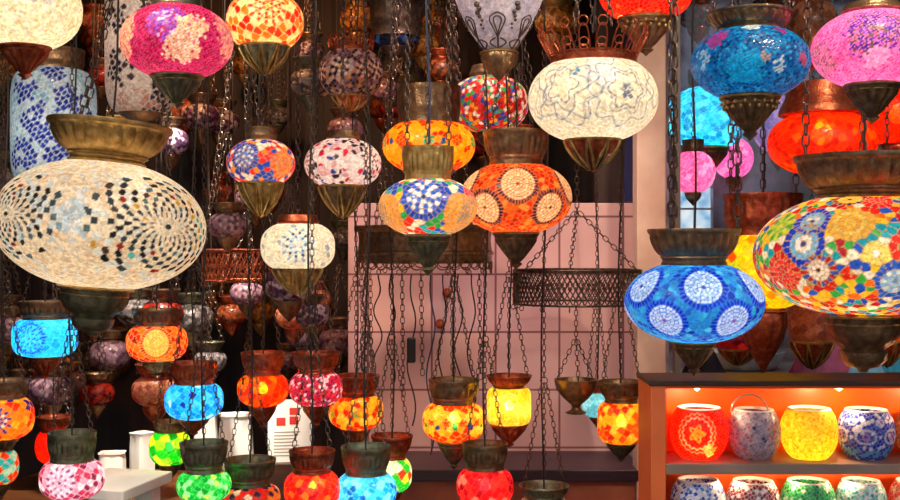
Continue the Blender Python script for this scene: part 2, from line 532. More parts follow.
_bulb = {}
def bulb_mat(st, tint):
    k = (round(st, 1), tint)
    if k not in _bulb:
        m, nt, out = newmat('bulb_glow')
        e = nd(nt, 'ShaderNodeEmission'); e.inputs['Strength'].default_value = st; e.inputs[0].default_value = (*lin(tint), 1)
        nt.links.new(e.outputs[0], out.inputs[0]); _bulb[k] = m
    return _bulb[k]
ALL = []
def lamp(label, cx, cy, w, h, D, spec, p=2.05, lit=0.0, tint='#ffd9a0', col=None, fin=None, hang='tri', name='mosaic_lamp',
         cat='lamp', clear=0.08, trans=0.5, rough=0.22, chain=(0.016, 0.0013), merge=0.26, top=None, cord=None, met='bronze',
         fmet=None, group=None, beads=0, seed=None, bulge=None, short=None, yaw=0.0, cmat=None, ang=90, bulb_z=0.0, spread=1.0, tilt=0.0):
    """cx.. in pixels: globe centre and size; col=(style, y_top, w_top, w_base), fin=(style, y_tip, w_top)"""
    s = D / F
    a, b = w / 2 * s, h / 2 * s
    seed = seed if seed is not None else int(cx * 7 + cy * 13)
    c = P(cx, cy, D)
    rz = -math.atan2(c.x, c.y) + math.radians(yaw)
    rt = (col[3] / 2 * s) if col else a * 0.3
    rb = (fin[2] / 2 * s * 0.97) if fin else a * 0.3
    rt = min(rt, a * .97); rb = min(rb, a * .97)
    me, zt, zb = globe_mesh('globe', a, b, p, rt, rb, spec, seed, mosaic_mat(trans, clear, rough), w, bulge)
    zlow = (cy - fin[1]) * s if fin else -b
    root = thing(name, label, cat, (c.x, c.y, c.z + zlow), rz, group)
    root['short'] = short or label
    z0 = zlow
    if tilt:
        tr = math.radians(tilt)
        root.rotation_euler = (0, tr, rz)
        root.location = (c.x + zlow * math.sin(tr), c.y, c.z + zlow * math.cos(tr))
    g = link('globe', me, root, (0, 0, -z0))
    ztop = zt
    M = METALS[met]; FM = METALS[fmet or met]
    if fin:
        ns = 96 if w > 90 else 48
        finial(root, fin[0], fin[2] / 2 * s, zb + 0.004, zlow, z0, FM, ns, beads)
    rim = rt
    if col:
        ztop = (cy - col[1]) * s
        rim = col[2] / 2 * s
        if col[0] == 'crown':
            crown(root, rim, rt, ztop, zt - 0.004, z0, M)
            rim = rt
        else:
            collar(root, col[0], rim, rt, ztop, zt - 0.004, z0, cmat or M, 104 if w > 90 else 52)
    if lit and clear >= .12:
        rb_ = a * .2
        m = MB(); m.lathe([(.0005, -rb_), (rb_ * .5, -rb_ * .87), (rb_ * .87, -rb_ * .5), (rb_, 0), (rb_ * .87, rb_ * .5), (rb_ * .6, rb_ * .95), (rb_ * .45, rb_ * 1.4), (.0005, rb_ * 1.45)], 20)
        m.build('bulb', bulb_mat(lit * 120 * LIT / (4 * PI * PI * .04) * .8, tint), root, (0, 0, -z0 + bulb_z * b))
    elif lit:
        l = bpy.data.lights.new('bulb', 'POINT')
        l.energy = lit * a * a * 120 * LIT
        l.color = lin(tint)
        l.shadow_soft_size = min(0.022, a * 0.28)
        lo = bpy.data.objects.new('bulb', l); COL.objects.link(lo)
        lo.parent = root; lo.location = (0, 0, -z0 + bulb_z * b)
    # suspension
    ceil = (top if top is not None else CEIL) - (c.z + zlow)
    zr = ztop - z0
    R = rim * (0.92 if col and col[0] in ('bowl', 'band') else 0.5)
    if hang == 'tri':
        zm = min(zr + merge, ceil - 0.03)
        for k in range(3):
            an = math.radians(ang + 120 * k)
            q = MB(); q.chain((R * math.cos(an), R * math.sin(an), zr - 0.002), (0.007 * math.cos(an) * spread, 0.007 * math.sin(an) * spread, zm), *chain)
            q.build('chain', STEEL, root)
        q = MB(); q.tube([(0.009 * math.cos(t * PI / 6), 0, zm + 0.006 + 0.009 * math.sin(t * PI / 6)) for t in range(12)], 0.0014, 5, True)
        q.build('hanging_ring', STEEL, root)
        q = MB(); q.chain((0, 0, zm + 0.013), (0, 0, ceil), *chain); q.build('chain', STEEL, root)
        cm = cord or DARKWIRE
        rng = random.Random(seed)
        ph = rng.random() * 6
        pts = []
        for i in range(25):
            u = i / 24
            zz = zr - 0.01 + (ceil - zr) * u
            am = 0.010 * math.sin(PI * u) ** 0.5
            pts.append((am * math.sin(ph + u * 9), am * math.cos(ph * 2 + u * 7), zz))
        q = MB(); q.tube(pts, 0.0022, 6); q.build('cord', cm, root)
    elif hang == 'par':        # three parallel chains up to the ceiling
        for k in range(3):
            an = math.radians(ang + 120 * k)
            q = MB(); q.chain((R * math.cos(an), R * math.sin(an), zr - 0.002), (R * .9 * math.cos(an), R * .9 * math.sin(an), ceil), *chain)
            q.build('chain', STEEL, root)
        q = MB(); q.tube([(0.004 * math.sin(i), 0.004 * math.cos(i * .7), zr - 0.02 + (ceil - zr + .02) * i / 14) for i in range(15)], 0.0024, 6)
        q.build('cord', cord or DARKWIRE, root)
    elif hang == 'single':
        q = MB(); q.chain((0, 0, zr - 0.004), (0, 0, ceil), *chain); q.build('chain', STEEL, root)
        m = MB(); m.lathe([(max(rt, .01), zr - 0.012), (rt * .8, zr - .004), (0.004, zr), (0.001, zr + 0.001)], 24)
        if not col:
            m.build('cap', M, root)
    ALL.append((root, cx, cy, w, h, D))
    return root

def crown(root, Rt, Rb, ztop, zbot, z0, mat):
    m = MB(); n = 18
    H = ztop - zbot
    m.ring(Rb, 0.0025, zbot + 0.003 - z0, 40); m.ring(Rb * 1.04, 0.002, zbot + H * .25 - z0, 40)
    m.lathe([(Rb, zbot - z0), (Rb * 1.03, zbot + H * .22 - z0), (Rb * 1.01, zbot + H * .22 - z0), (Rb * .98, zbot - z0)], 48, closed=True)
    for k in range(n):
        a0 = 2 * PI * k / n
        hw = PI / n * 0.86
        pts = []
        for i in range(15):
            t = -1 + 2 * i / 14
            v = 1 - abs(t) ** 2.6
            r = Rb * 1.03 + (Rt - Rb) * v
            an = a0 + hw * (t if abs(t) > 0.5 else t) * (0.75 + 0.25 * v)
            pts.append((r * math.cos(an), r * math.sin(an), zbot + H * (.2 + .62 * v) - z0))
        m.tube(pts, 0.0018, 5)
        r = Rt; z = zbot + H * .9 - z0
        m.tube([(r * math.cos(a0) - 0.010 * math.cos(t * PI / 5) * math.sin(a0), r * math.sin(a0) + 0.010 * math.cos(t * PI / 5) * math.cos(a0), z + 0.010 * math.sin(t * PI / 5)) for t in range(10)], 0.0016, 5, True)
    m.build('crown_collar', mat, root)

LIT = 0.85

# ------------------------------------------------------------------ the lamps of the photograph
W = '#f3ead6'
CREAM = [('#f4ead0', 4), ('#efe0bd', 3), ('#e6d9c4', 2), ('#f7f1e2', 2)]
SLATE = [('#26323c', 4), ('#31464f', 3), ('#1d2026', 3), ('#55707c', 2), ('#4a3a34', 1)]
MULTI = [('#d92a1e', 4), ('#f0731d', 3), ('#f7c52c', 4), ('#f3ead0', 3), ('#2352c4', 2.5), ('#17a0b4', 3), ('#3fae4a', 1.5), ('#b5202c', 2)]

# --- big white globe, left foreground
lamp('huge cream white oval mosaic lamp with spiralling rings of dark diamond tiles', 101, 225, 206, 131, 2.10,
     dict(bg=[('#efe0c6', 4), ('#e9d3b4', 3), ('#dfe6ea', 2), ('#f5ecd8', 2)], n=2600, grout='#e0d4c0', gw=.007,
          patch=[(-8, .02, .22, [('#bcd6ea', 3), ('#e8f0f4', 3), ('#f0e4cc', 2)], 1), (12, -.08, .16, [('#cfe2ee', 2), ('#f0e4cc', 2)], 1)],
          swirl=[(36, .03, .76, 19, 10, SLATE + [('#8c2a1e', .7), ('#c79a2c', .5), ('#4db4b4', .6)], [('#f1e4cc', 5), ('#dce6e8', 2), ('#e9cfae', 2)]),
                 (-56, .02, .62, 17, 9, SLATE + [('#8c2a1e', .5), ('#7fa6c0', 1)], [('#f1e4cc', 5), ('#cfe0ea', 3), ('#e9cfae', 2)]),
                 (150, .05, .6, 17, 9, SLATE, CREAM)]),
     p=2.06, lit=.42, tint='#ffead0', tilt=5.0, col=('bowl', 123, 122, 72), fin=('cup', 336, 70), met='brass', fmet='pewter', chain=(.020, .0014), merge=.36,
     hang='tri', short='huge cream white lamp', ang=0, yaw=0)
lamp('cream white oval lamp with a copper lit cone tip, cut by the top left corner', 25, 9, 110, 84, 1.85,
     dict(bg=[('#f2e6c8', 4), ('#f8f2e0', 4), ('#e2cf9c', 2), ('#cfc6c0', 1)], n=3200, grout='#efe2bc', gw=.006,
          patch=[(18, .25, .33, [('#c9c4d4', 3), ('#b7b2c2', 2), ('#efe2bc', 2)], 1)]),
     p=2.1, lit=.58, tint='#fff2de', fin=('cone', 80, 48), hang='single', met='bronze', fmet='copper', short='cream corner lamp')
lamp('tall cylindrical lamp in pale cyan with cobalt blue flower tiles', 54, 128, 82, 118, 2.9,
     dict(bg=[('#b9dbe6', 4), ('#d9ebef', 4), ('#94c3d8', 2)], n=1300, grout='#d9e6ea', gw=.022,
          patch=[(-42, 0.9, 0.36, [('#1c2c9c', 6), ('#2a44b8', 3), ('#e8edf2', 2)], 1), (20, 0.62, 0.42, [('#1c2c9c', 6), ('#2a44b8', 3), ('#e8edf2', 2)], 1), (-20, 0.05, 0.44, [('#1c2c9c', 6), ('#2a44b8', 3), ('#e8edf2', 2)], 1), (46, -0.1, 0.4, [('#1c2c9c', 6), ('#2a44b8', 3), ('#e8edf2', 2)], 1), (8, -0.68, 0.5, [('#1c2c9c', 6), ('#2a44b8', 3), ('#e8edf2', 2)], 1), (-48, -0.75, 0.38, [('#1c2c9c', 6), ('#2a44b8', 3), ('#e8edf2', 2)], 1), (48, -1.05, 0.4, [('#1c2c9c', 6), ('#2a44b8', 3), ('#e8edf2', 2)], 1), (-12, -1.3, 0.34, [('#1c2c9c', 6), ('#2a44b8', 3), ('#e8edf2', 2)], 1), (2, 1.25, 0.3, [('#1c2c9c', 6), ('#2a44b8', 3), ('#e8edf2', 2)], 1), (180, 0.1, 0.9, [('#1c2c9c', 6), ('#2a44b8', 3), ('#e8edf2', 2)], 1)]),
     p=5.5, lit=.22, tint='#ffffff', col=('band', 50, 60, 52), hang='single', short='blue cylinder lamp', name='cylinder_lamp')
lamp('tall white cylindrical lamp with dark navy petal tiles and a rounded foot', 141, 42, 70, 146, 2.8,
     dict(bg=[('#eadfd6', 4), ('#e3cfc4', 3), ('#f2e8e0', 2)], n=900, grout='#eadcd2', gw=.035,
          patch=[(-40, .55, .42, [('#20223c', 5), ('#3a3038', 2), ('#eadfd6', 2)], 1), (20, 1.0, .5, [('#20223c', 5), ('#6a4038', 3), ('#eadfd6', 2)], 1),
                 (-38, -.85, .5, [('#1e2440', 5), ('#473238', 2), ('#eadfd6', 2)], 1), (8, -.6, .4, [('#1e2440', 5), ('#473238', 2), ('#eadfd6', 2)], 1), (34, -1.75, .5, [('#28345c', 3), ('#d79a8c', 3), ('#20223c', 3)], 1),
                 (-15, -1.75, .4, [('#dcb4a8', 3), ('#eadfd6', 3)], 1), (180, 0, 1.2, [('#20223c', 4), ('#eadfd6', 4)], 1)]),
     p=5.0, lit=.25, tint='#ffd8c8', fin=('flat', 122, 42), hang='single', short='white cylinder lamp', name='cylinder_lamp')
lamp('crimson and purple crackle oval lamp with a creamy blotch', 177, 42, 111, 76, 1.90,
     dict(bg=[('#b4124e', 5), ('#960e42', 3), ('#cc2a6c', 3)], n=3600, grout='#b84862', gw=.006,
          patch=[(-12, .22, .33, [('#7a34b4', 4), ('#9a50c8', 3), ('#d8b0e0', 2), ('#b02068', 2)], 1), (16, .02, .32, [('#f0d8a4', 5), ('#e8c088', 3), ('#d8689c', 1)], 1), (40, -.16, .27, [('#b4124e', 5), ('#cc2a6c', 3)], 1),
                 (5, -.28, .30, [('#f2dcb0', 5), ('#e0b080', 3)], 1), (70, .1, .45, [('#f0b48c', 3), ('#e89078', 2), ('#e8607c', 1)], 1), (-72, .02, .40, [('#f0c090', 4), ('#e08068', 2)], 1),
                 (180, 0, .6, [('#f0d8a4', 4)], 1)]),
     p=2.06, lit=.72, tint='#fff4f0', col=('cap', 1, 50, 46), fin=('cone', 109, 50), hang='single', met='pewter', fmet='pewter', short='crimson oval lamp')
lamp('red and orange star patterned lamp with a silvery petal tip', 265, 22, 77, 60, 2.35,
     dict(bg=[('#e03c1c', 4), ('#f07a24', 3), ('#f4e0b8', 4), ('#d42018', 2)], n=260, grout='#f4d8a8', gw=.02, spk=None,
          med=[(4, .22, .48, ['#f6c030', ('#e83a1c', '#f07020'), ('#e03018', '#f4e4c4'), ('#c82018', '#f08c3c'), ('#f4e4c4', '#e04a24')], 3)]),
     p=2.2, lit=1.1, tint='#ffd090', col=('cap', -16, 40, 30), fin=('petal', 76, 46), met='brass', fmet='pewter', hang='single', short='red star lamp')
lamp('dim purple white and black flower mosaic lamp with a fringed copper rim', 351, 73, 64, 56, 2.95,
     dict(bg=[('#c8b4b4', 3), ('#2a2030', 4), ('#6a4468', 3), ('#a888a4', 2), ('#c08a50', 1)], n=700, grout='#8c7478', gw=.018,
          med=[(-20, .05, .3, ['#f0c070', ('#f0e8e0', '#30243c'), ('#e0d0d8', '#2a2030')], 5), (24, .0, .28, ['#c06040', ('#f0e0d0', '#402c48'), ('#e8b0a0', '#2a2030')], 4)]),
     p=2.06, lit=.2, tint='#ffb880', col=('crown', 38, 46, 42), fin=('petal', 112, 34), met='copper', short='dim purple flower lamp', hang='single', cord=BLUEWIRE)
lamp('white teardrop glass lamp with dark iron scrollwork at the top edge', 499, -22, 98, 160, 2.44,
     dict(bg=[('#d8d0d4', 4), ('#c9c2cc', 3), ('#e4dcdc', 2)], n=300, grout='#d4ccd0', gw=.006), p=2.0, lit=.22, tint='#e8dcff',
     col=('band', -110, 60, 50), fin=('tear', 82, 36), hang='single', met='steel', fmet='bronze', short='white teardrop lamp', name='teardrop_lamp', clear=.12,
     bulge=lambda u: np.where(u < 0, 1 - .34 * np.abs(u) ** 1.2, 1.0))
def scrollwork(root, a, b, p, z0, bulge):
    def pt(lon, z):
        r = a * max(0, 1 - abs(z / b) ** p) ** (1 / p) * float(bulge(np.array(z / b))) + .0012
        return (r * math.sin(lon), -r * math.cos(lon), z - z0)
    for k in range(6):
        l0 = math.radians(-3 + 60 * k)
        m = MB()
        for sg in (-1, 1):
            for q, (hw, zb_, zt2) in enumerate(((.26, -.52, -.80), (.13, -.56, -.76))):
                pts = []
                for i in range(17):
                    t = i / 16
                    wv = math.sin(PI * t) ** .8 * (1.0 - .35 * t)
                    pts.append(pt(l0 + sg * hw * math.sin(PI * min(1, t * 1.0)) * (1.15 - .5 * t), b * (zb_ + (zt2 - zb_) * t) + .008 * math.sin(PI * t)))
                m.tube(pts, .0016, 5)
            pts = [pt(l0 + sg * (.1 + .32 * math.sin(PI * i / 12)), b * (-.80 - .10 * i / 12)) for i in range(13)]
            m.tube(pts, .0018, 5)
        m.tube([pt(l0, b * (-.74 - .18 * i / 8)) for i in range(9)], .0022, 5)
        m.build('scrollwork', STEEL, root)
        m = MB()
        l1 = l0 + math.radians(30)
        for i in range(7):
            c_ = pt(l1 + .05 * math.sin(i * 2.1), b * (-.42 - .045 * i))
            m.sphere(c_, .0065 - .0007 * i, 8, 5)
        m.build('leaf_ornament', STEEL, root)
_t = ALL[-1]; _s = 2.44 / F
scrollwork(_t[0], 49 * _s, 80 * _s, 2.0, (-22 - 82) * _s, lambda u: np.where(u < 0, 1 - .34 * np.abs(u) ** 1.2, 1.0))
lamp('confetti mosaic lamp in red, blue and green chips below the white teardrop lamp', 489, 104, 79, 58, 3.05,
     dict(bg=[('#d41c1c', 6), ('#a8141c', 3), ('#e8e0d4', 3), ('#1e44b0', 2.5), ('#22a054', 2), ('#f0a020', 2), ('#1c9cb0', 1.2)], n=800, grout='#7a2a24', gw=.018,
          patch=[(55, -.02, .36, [('#c81c1c', 5), ('#e8dcd0', 3), ('#8c1018', 2)], 1)]),
     p=2.2, lit=.62, tint='#ffe0c0', col=('cap', 66, 40, 30), fin=('tear', 152, 24), met='bronze', hang='single', short='confetti lamp')
lamp('yellow lamp banded with red scallops and a row of coloured leaves', 429, 146, 93, 58, 2.7,
     dict(bg=[('#f0a418', 5), ('#f4b830', 3)], n=600, grout='#d88818', gw=.012,
          bands=[(.34, 1, [('#d83414', 4), ('#f0a418', 3)]), (-.34, -.20, [('#f0a418', 4)]), (-1, -.36, [('#d83414', 3), ('#f0a418', 2)])],
          outline=[(10, .05, .17, 0, 1, .05, [('#c82814', 4), ('#f4c040', 2)], 9)],
          med=[(0, .06, .11, ['#2a9a40', ('#22a054', '#38b0a0')], 5), (36, .06, .11, ['#d02818', ('#d83018', '#e85020')], 5), (18, .04, .06, ['#1c50b0'], 5)]),
     p=2.06, lit=1.0, tint='#ffcf80', col=('band', 87, 64, 58), fin=('flat', 182, 50), met='bronze', short='yellow banded lamp', chain=(.018, .0015))
lamp('blue and orange medallion lamp hung in front of the big pierced brass ring', 428, 207, 99, 61, 2.33,
     dict(bg=[('#d82818', 3), ('#1c48c0', 3), ('#18a0b8', 2), ('#2ca04c', 2), ('#e8e0d0', 3), ('#f0b020', 1.5)], n=460, grout='#8c8074', gw=.014,
          med=[(-5, .16, .46, ['#203060', ('#d8e4f0', '#3468d8'), ('#c4dcf0', '#2858d0'), ('#e4ecf4', '#2c60d8'), ('#2850c8', '#1c3cb0')], 3),
               (44, -.16, .40, ['#803010', '#f4a020', '#f09818', '#f4a41c', '#ee8c14', '#f09c1c', '#f0941c'], 3),
               (-58, -.16, .40, ['#803010', '#f4a020', '#f09818', '#f4a41c', '#ee8c14', '#f09c1c', '#f0941c'], 3), (66, .2, .2, ['#e02840', '#d81c30', '#e83048'], 2)]),
     p=2.06, lit=.95, tint='#ffe2b8', col=('bowl', 147, 52, 46), fin=('cone', 276, 44), met='brass', fmet='pewter', hang='par', chain=(.015, .0014), short='blue and orange medallion lamp', cord=BLUEWIRE)
lamp('orange red lamp with round cream medallions ringed in navy beads', 516, 198, 112, 74, 2.60,
     dict(bg=[('#d83214', 4), ('#e8641c', 4), ('#f0a040', 2), ('#b82410', 2)], n=1000, grout='#c86c34', gw=.014,
          med=[(2, .20, .36, ['#4a2410', '#f8e8c0', '#f4d8a0', '#f8ecc8', '#f4dca4', '#f8e8c0', ('#181840', '#28204c')], 5),
               (38, -.20, .33, ['#4a2410', '#f8e8c0', '#f4d8a0', '#f8ecc8', '#f4dca4', ('#181840', '#28204c')], 5)]),
     p=2.06, lit=.72, tint='#ffeccc', col=('bowl', 131, 66, 52), fin=('cone', 270, 44), met='bronze', beads=0, short='orange medallion lamp')
lamp('large cream oval lamp with fine grey scrollwork and a red fluted crown', 593, 99, 129, 89, 2.32,
     dict(bg=[('#efe3c4', 4), ('#f4ecd8', 4), ('#e6d4ac', 2)], n=2000, grout='#ece0c4', gw=.009,
          lines=[(30, .02, .26, .16, 6, 0.016, '#5c6a80', 1), (30, .02, .33, .16, 6, 0.013, '#808c9c', 1), (30, .02, .52, .13, 8, 0.014, '#6c7c90', 1), (30, .02, .07, .3, 6, .03, '#6c7484', 1),
                 (-28, .10, .22, .25, 5, 0.014, '#54688a', 1), (-28, .10, .34, .22, 5, 0.016, '#74849a', 1), (-28, .1, .55, .2, 5, 0.013, '#8490a0', 1), (-62, -.05, .26, .2, 4, 0.018, '#748090', 1), (70, .1, .25, .2, 4, 0.016, '#748090', 1), (160, 0, .4, .2, 6, 0.018, '#74849a', 2)],
          patch=[(-14, .28, .06, [('#3c9cd0', 3)], 1), (30, .0, .09, [('#6c7888', 3), ('#e8e0d0', 2)], 1), (8, .3, .25, [('#dfe4e8', 3), ('#e8ecf0', 2)], 1)]),
     p=2.12, lit=.52, tint='#fff6ea', col=('crown', 27, 108, 84), fin=('petal', 172, 52), met='copper', fmet='copper', short='large cream scroll lamp', chain=(.018, .0015))
lamp('bright red crackle lamp with a bronze cone tip at the top edge beside the post', 646, -9, 94, 63, 2.6,
     dict(bg=[('#e01c14', 5), ('#c81410', 3), ('#f03c20', 3), ('#f09048', 1)], n=1100, grout='#e85838', gw=.014), p=2.2, lit=.8, tint='#ffb080',
     fin=('cone', 56, 52), hang='single', met='bronze', fmet='bronze', beads=16, short='bright red top lamp')
lamp('teal blue crackle lamp with small pink and white blossoms', 750, 63, 117, 75, 2.05,
     dict(bg=[('#0c6ca8', 5), ('#1486c0', 4), ('#0a4c84', 3), ('#26a4cc', 2), ('#0c3c6c', 2)], n=3800, grout='#0e4c7c', gw=.007,
          patch=[(-38, .32, .2, [('#c83078', 4), ('#a83c8c', 2)], 1), (58, -.05, .11, [('#c83c50', 4)], 1), (2, .5, .15, [('#d8dcc8', 4)], 1), (30, -.18, .14, [('#d8d8d0', 4), ('#0c6ca8', 1)], 1), (-50, -.02, .17, [('#b8ccd0', 3), ('#1486c0', 2)], 1), (14, -.06, .08, [('#d8a080', 3)], 1),
                 (-5, -.22, .3, [('#1cb4dc', 4), ('#18a0cc', 3)], 1), (40, .42, .1, [('#a02c6c', 3)], 1), (150, .1, .3, [('#c83078', 3), ('#d8dcc8', 2)], 1)]),
     p=2.06, lit=.42, tint='#d8f4ff', col=('bowl', 13, 84, 62), fin=('cone', 141, 56), met='bronze', beads=18, short='teal blue lamp', rough=.12, hang='par')
lamp('pink oval lamp with a patch of violet chips at the top right corner', 872, 49, 117, 79, 2.0,
     dict(bg=[('#e868a8', 5), ('#f088bc', 3), ('#d84c94', 3)], n=3200, grout='#e890b4', gw=.007,
          patch=[(2, .16, .46, [('#582c98', 5), ('#6c5c48', 3), ('#7440b0', 3), ('#d868a8', 1.5)], 1), (-60, -.22, .33, [('#8c6454', 2), ('#d070a0', 3), ('#b08870', 2)], 1), (5, -.3, .2, [('#f4c0d4', 3), ('#f0a0c4', 2)], 1),
                 (180, 0, .6, [('#6a3ca4', 3), ('#e868a8', 3)], 1)]),
     p=2.06, lit=.75, tint='#ffdce8', col=('cap', 4, 60, 44), fin=('cone', 124, 52), hang='single', met='bronze', fmet='bronze', short='pink corner lamp', beads=0)
lamp('orange red glass lamp glowing behind the big multicoloured lamp', 822, 143, 106, 66, 2.75,
     dict(bg=[('#e8340c', 5), ('#f0480c', 3), ('#c8240c', 3), ('#f46c14', 1)], n=500, grout='#d02c0c', gw=.01), p=2.15, lit=1.0, tint='#ffb050',
     col=('bell', 84, 84, 60), fin=('tear', 196, 40), met='copper', short='orange red glass lamp', clear=.13, hang='single', bulb_z=.25)
lamp('second orange red glass lamp, half cut by the right edge below the pink lamp', 897, 116, 78, 60, 3.0,
     dict(bg=[('#e8340c', 5), ('#f0440c', 3), ('#d0240c', 3)], n=420, grout='#d8340c', gw=.01), p=2.3, lit=1.0, tint='#ffa040',
     col=('bell', 70, 60, 44), fin=('tear', 164, 30), met='copper', clear=.16, hang='single', short='right edge orange lamp')
lamp('giant multicoloured patchwork mosaic lamp cut by the right edge', 863, 255, 213, 124, 2.30,
     dict(bg=MULTI, n=1700, grout='#b89c60', gw=.006, jit=1.1,
          med=[(-29, .30, .16, ['#4a4490', ('#f0ece0', '#a8d4e8'), '#7ab8e0', ('#1838c0', '#1c48d0')], 1), (-7, .28, .18, ['#f0b030', '#f4c848', '#f0a838', '#f4d060', '#eab040'], 1),
               (-22, -.13, .14, ['#402028', '#f4ece4', ('#f0e4d8', '#e8d0c8'), ('#b02428', '#3c58b8')], 1), (16, -.22, .17, ['#5a94d8', '#8cc4ec', ('#74b0e8', '#d8e8f0'), ('#1c50c8', '#2c64d0')], 1),
               (-12, .50, .15, ['#402808', '#f0b428', '#f4c848', ('#c04818', '#402c60')], 1), (12, .48, .13, ['#e02830', '#e83c44', '#d82030'], 1), (-52, .26, .15, ['#c8dc40', '#9cc848', ('#58a838', '#c8d848')], 1),
               (-44, -.15, .17, ['#e02018', '#d81c18', '#e83020', ('#c01818', '#e84828')], 1), (6, .02, .1, ['#f4f0e0', '#f0dc70'], 1), (45, .2, .2, ['#4a4490', '#f0ece0', '#7ab8e0', '#1838c0'], 1),
               (40, -.2, .18, ['#f0b030', '#f4c848', '#e8502c'], 1), (90, .1, .2, ['#4a4490', '#f0ece0', '#7ab8e0', '#1838c0'], 3)]),
     p=2.08, lit=.62, tint='#fff0d8', col=('bowl', 156, 134, 88), fin=('cup', 372, 78), met='bronze', fmet='bronze', short='giant multicoloured lamp', chain=(.022, .0019), hang='par', rough=.15)
lamp('turquoise blue lamp with white medallions edged in cobalt, beside the post', 694, 302, 138, 83, 2.3,
     dict(bg=[('#2c90cc', 5), ('#3cb0d8', 4), ('#2064b8', 3), ('#1c38a8', 2), ('#5cc8e0', 2)], n=1000, grout='#2c78c8', gw=.012,
          med=[(8, .24, .33, ['#283890', ('#c8e0f0', '#e4f0f8'), ('#b8d4ec', '#dcecf4'), ('#d4e8f4', '#a8c8e8'), ('#c8e0f4', '#e4f0f8'), ('#1424b4', '#1c34c0')], 6),
               (-25, -.22, .31, ['#9c4c90', ('#e0e4f0', '#c8c8e4'), ('#d0dcf0', '#e8ecf8'), ('#c4d0ec', '#e0e8f4'), ('#d4e0f4', '#e8e4f4'), ('#1424b4', '#1c34c0')], 6)]),
     p=2.06, lit=.58, tint='#fff8f4', col=('bowl', 229, 92, 62), fin=('cone', 376, 42), met='bronze', fmet='bronze', short='turquoise medallion lamp', chain=(.027, .0022), hang='par', ang=0)
lamp('yellow and green glowing lamp squeezed behind the turquoise and multicoloured lamps', 763, 268, 92, 84, 3.05,
     dict(bg=[('#f0e020', 5), ('#f4c418', 3), ('#a8c828', 2), ('#f08c14', 2), ('#e85418', 1.5)], n=350, grout='#e8b020', gw=.014), p=2.6, lit=.95, tint='#ffe480',
     col=('band', 194, 78, 66), fin=('tear', 374, 46), met='copper', fmet='copper', short='yellow green lamp', hang='par', chain=(.024, .002))
# --- middle row on the left
lamp('small blue and orange rosette lamp with a gold filigree tip', 261, 163, 68, 50, 2.62,
     dict(bg=[('#d82c1c', 3), ('#1c44b8', 4), ('#e8e0d0', 2), ('#f08018', 2)], n=420, grout='#8c7c74', gw=.018,
          med=[(-30, .12, .42, ['#c8dcf0', '#3c74d8', ('#a8ccf0', '#2048b8'), ('#2c60d0', '#c0d8f0'), ('#1c34a0', '#2850c0')], 2), (42, -.08, .40, ['#e84c10', '#f08420', '#f07418', '#f49428', ('#e85c14', '#f08420')], 2)]),
     p=2.06, lit=.85, tint='#ffe0b8', fin=('petal', 218, 42), col=('band', 128, 32, 28), met='bronze', fmet='brass', short='blue and orange rosette lamp')
lamp('small white lamp with red, blue and black triangle tiles', 343, 164, 77, 53, 2.62,
     dict(bg=[('#ece4dc', 5), ('#c02838', 2.4), ('#2c3884', 1.6), ('#2a2430', 2), ('#d8a8a8', 2)], n=460, grout='#d8ccc4', gw=.02, jit=1.0,
          med=[(48, .1, .3, ['#f0e8e0', '#402838', ('#e8dcd8', '#a02840'), ('#ece4dc', '#3c3048')], 3)]),
     p=2.06, lit=.62, tint='#ffe4d8', fin=('petal', 219, 44), col=('cap', 131, 34, 28), met='bronze', fmet='bronze', short='white triangle tile lamp', cord=BLUEWIRE, hang='single')
lamp('cream lamp with a pale blue flower and a gold leaf tip', 298, 247, 74, 51, 2.65,
     dict(bg=[('#f0e6cc', 5), ('#e8dcc0', 3), ('#f4eee0', 2), ('#a8acb0', .7)], n=330, grout='#ece2cc', gw=.022,
          med=[(0, .06, .46, ['#f0ece0', ('#f0ece4', '#b8d4ec'), ('#4c94d0', '#b0d0ec'), ('#3c4c68', '#f0ece0'), ('#f0ece0', '#8cb4d8')], 3)]),
     p=2.5, lit=.55, tint='#fff4e4', fin=('petal', 296, 46), col=('cap', 215, 42, 36), met='copper', fmet='brass', short='cream blue flower lamp', hang='single')
# --- small lamps of the lower rows
def small(label, cx, cy, w, h, D, spec, lit=1.0, tint='#ffe0b0', coly=None, colw=None, finy=None, p=2.55, **k):
    colw = colw or w * .8
    k.setdefault('fin', ('cone', finy or cy + h * .5 + w * .36, w * .52))
    lamp(label, cx, cy, w, h, D, spec, p=p, lit=lit, tint=tint, col=('bowl', coly if coly is not None else cy - h * .5 - w * .33, colw, w * .66), chain=k.pop('chain', (.014, .0011)), **k)

small('cyan lamp with a fine dotted blue medallion beside the huge white lamp', 45, 337, 63, 40, 3.15,
      dict(bg=[('#28b4e8', 5), ('#40c8f0', 3), ('#1890d8', 2)], n=180, grout='#30b8e8', gw=.02, med=[(-28, .02, .50, ['#203c90', '#48b4e8', ('#1c64c8', '#58c8f0'), ('#3cb0e8', '#1c64c8'), ('#1c50c0', '#48b8ec'), '#1c4cc0'], 1), (95, 0, .45, ['#1c50c0', '#48b8ec', '#1c4cc0'], 1)]),
      lit=1.35, tint='#f0faff', coly=301, colw=50, finy=380, p=3.4, met='bronze', fmet='copper', short='cyan dotted lamp')
small('red lamp with one big golden sun medallion', 157, 342, 60, 40, 3.0,
      dict(bg=[('#c8281c', 4), ('#8c2040', 2), ('#e87428', 3)], n=220, grout='#e0a060', gw=.022, med=[(-2, .03, .52, ['#f4d068', '#f8e498', '#f4d070', '#f8e090', '#f4d078', '#f8dc88', ('#8c1830', '#a82038')], 3)]),
      lit=1.2, tint='#ffd080', finy=378, coly=309, met='bronze', short='golden sun lamp')
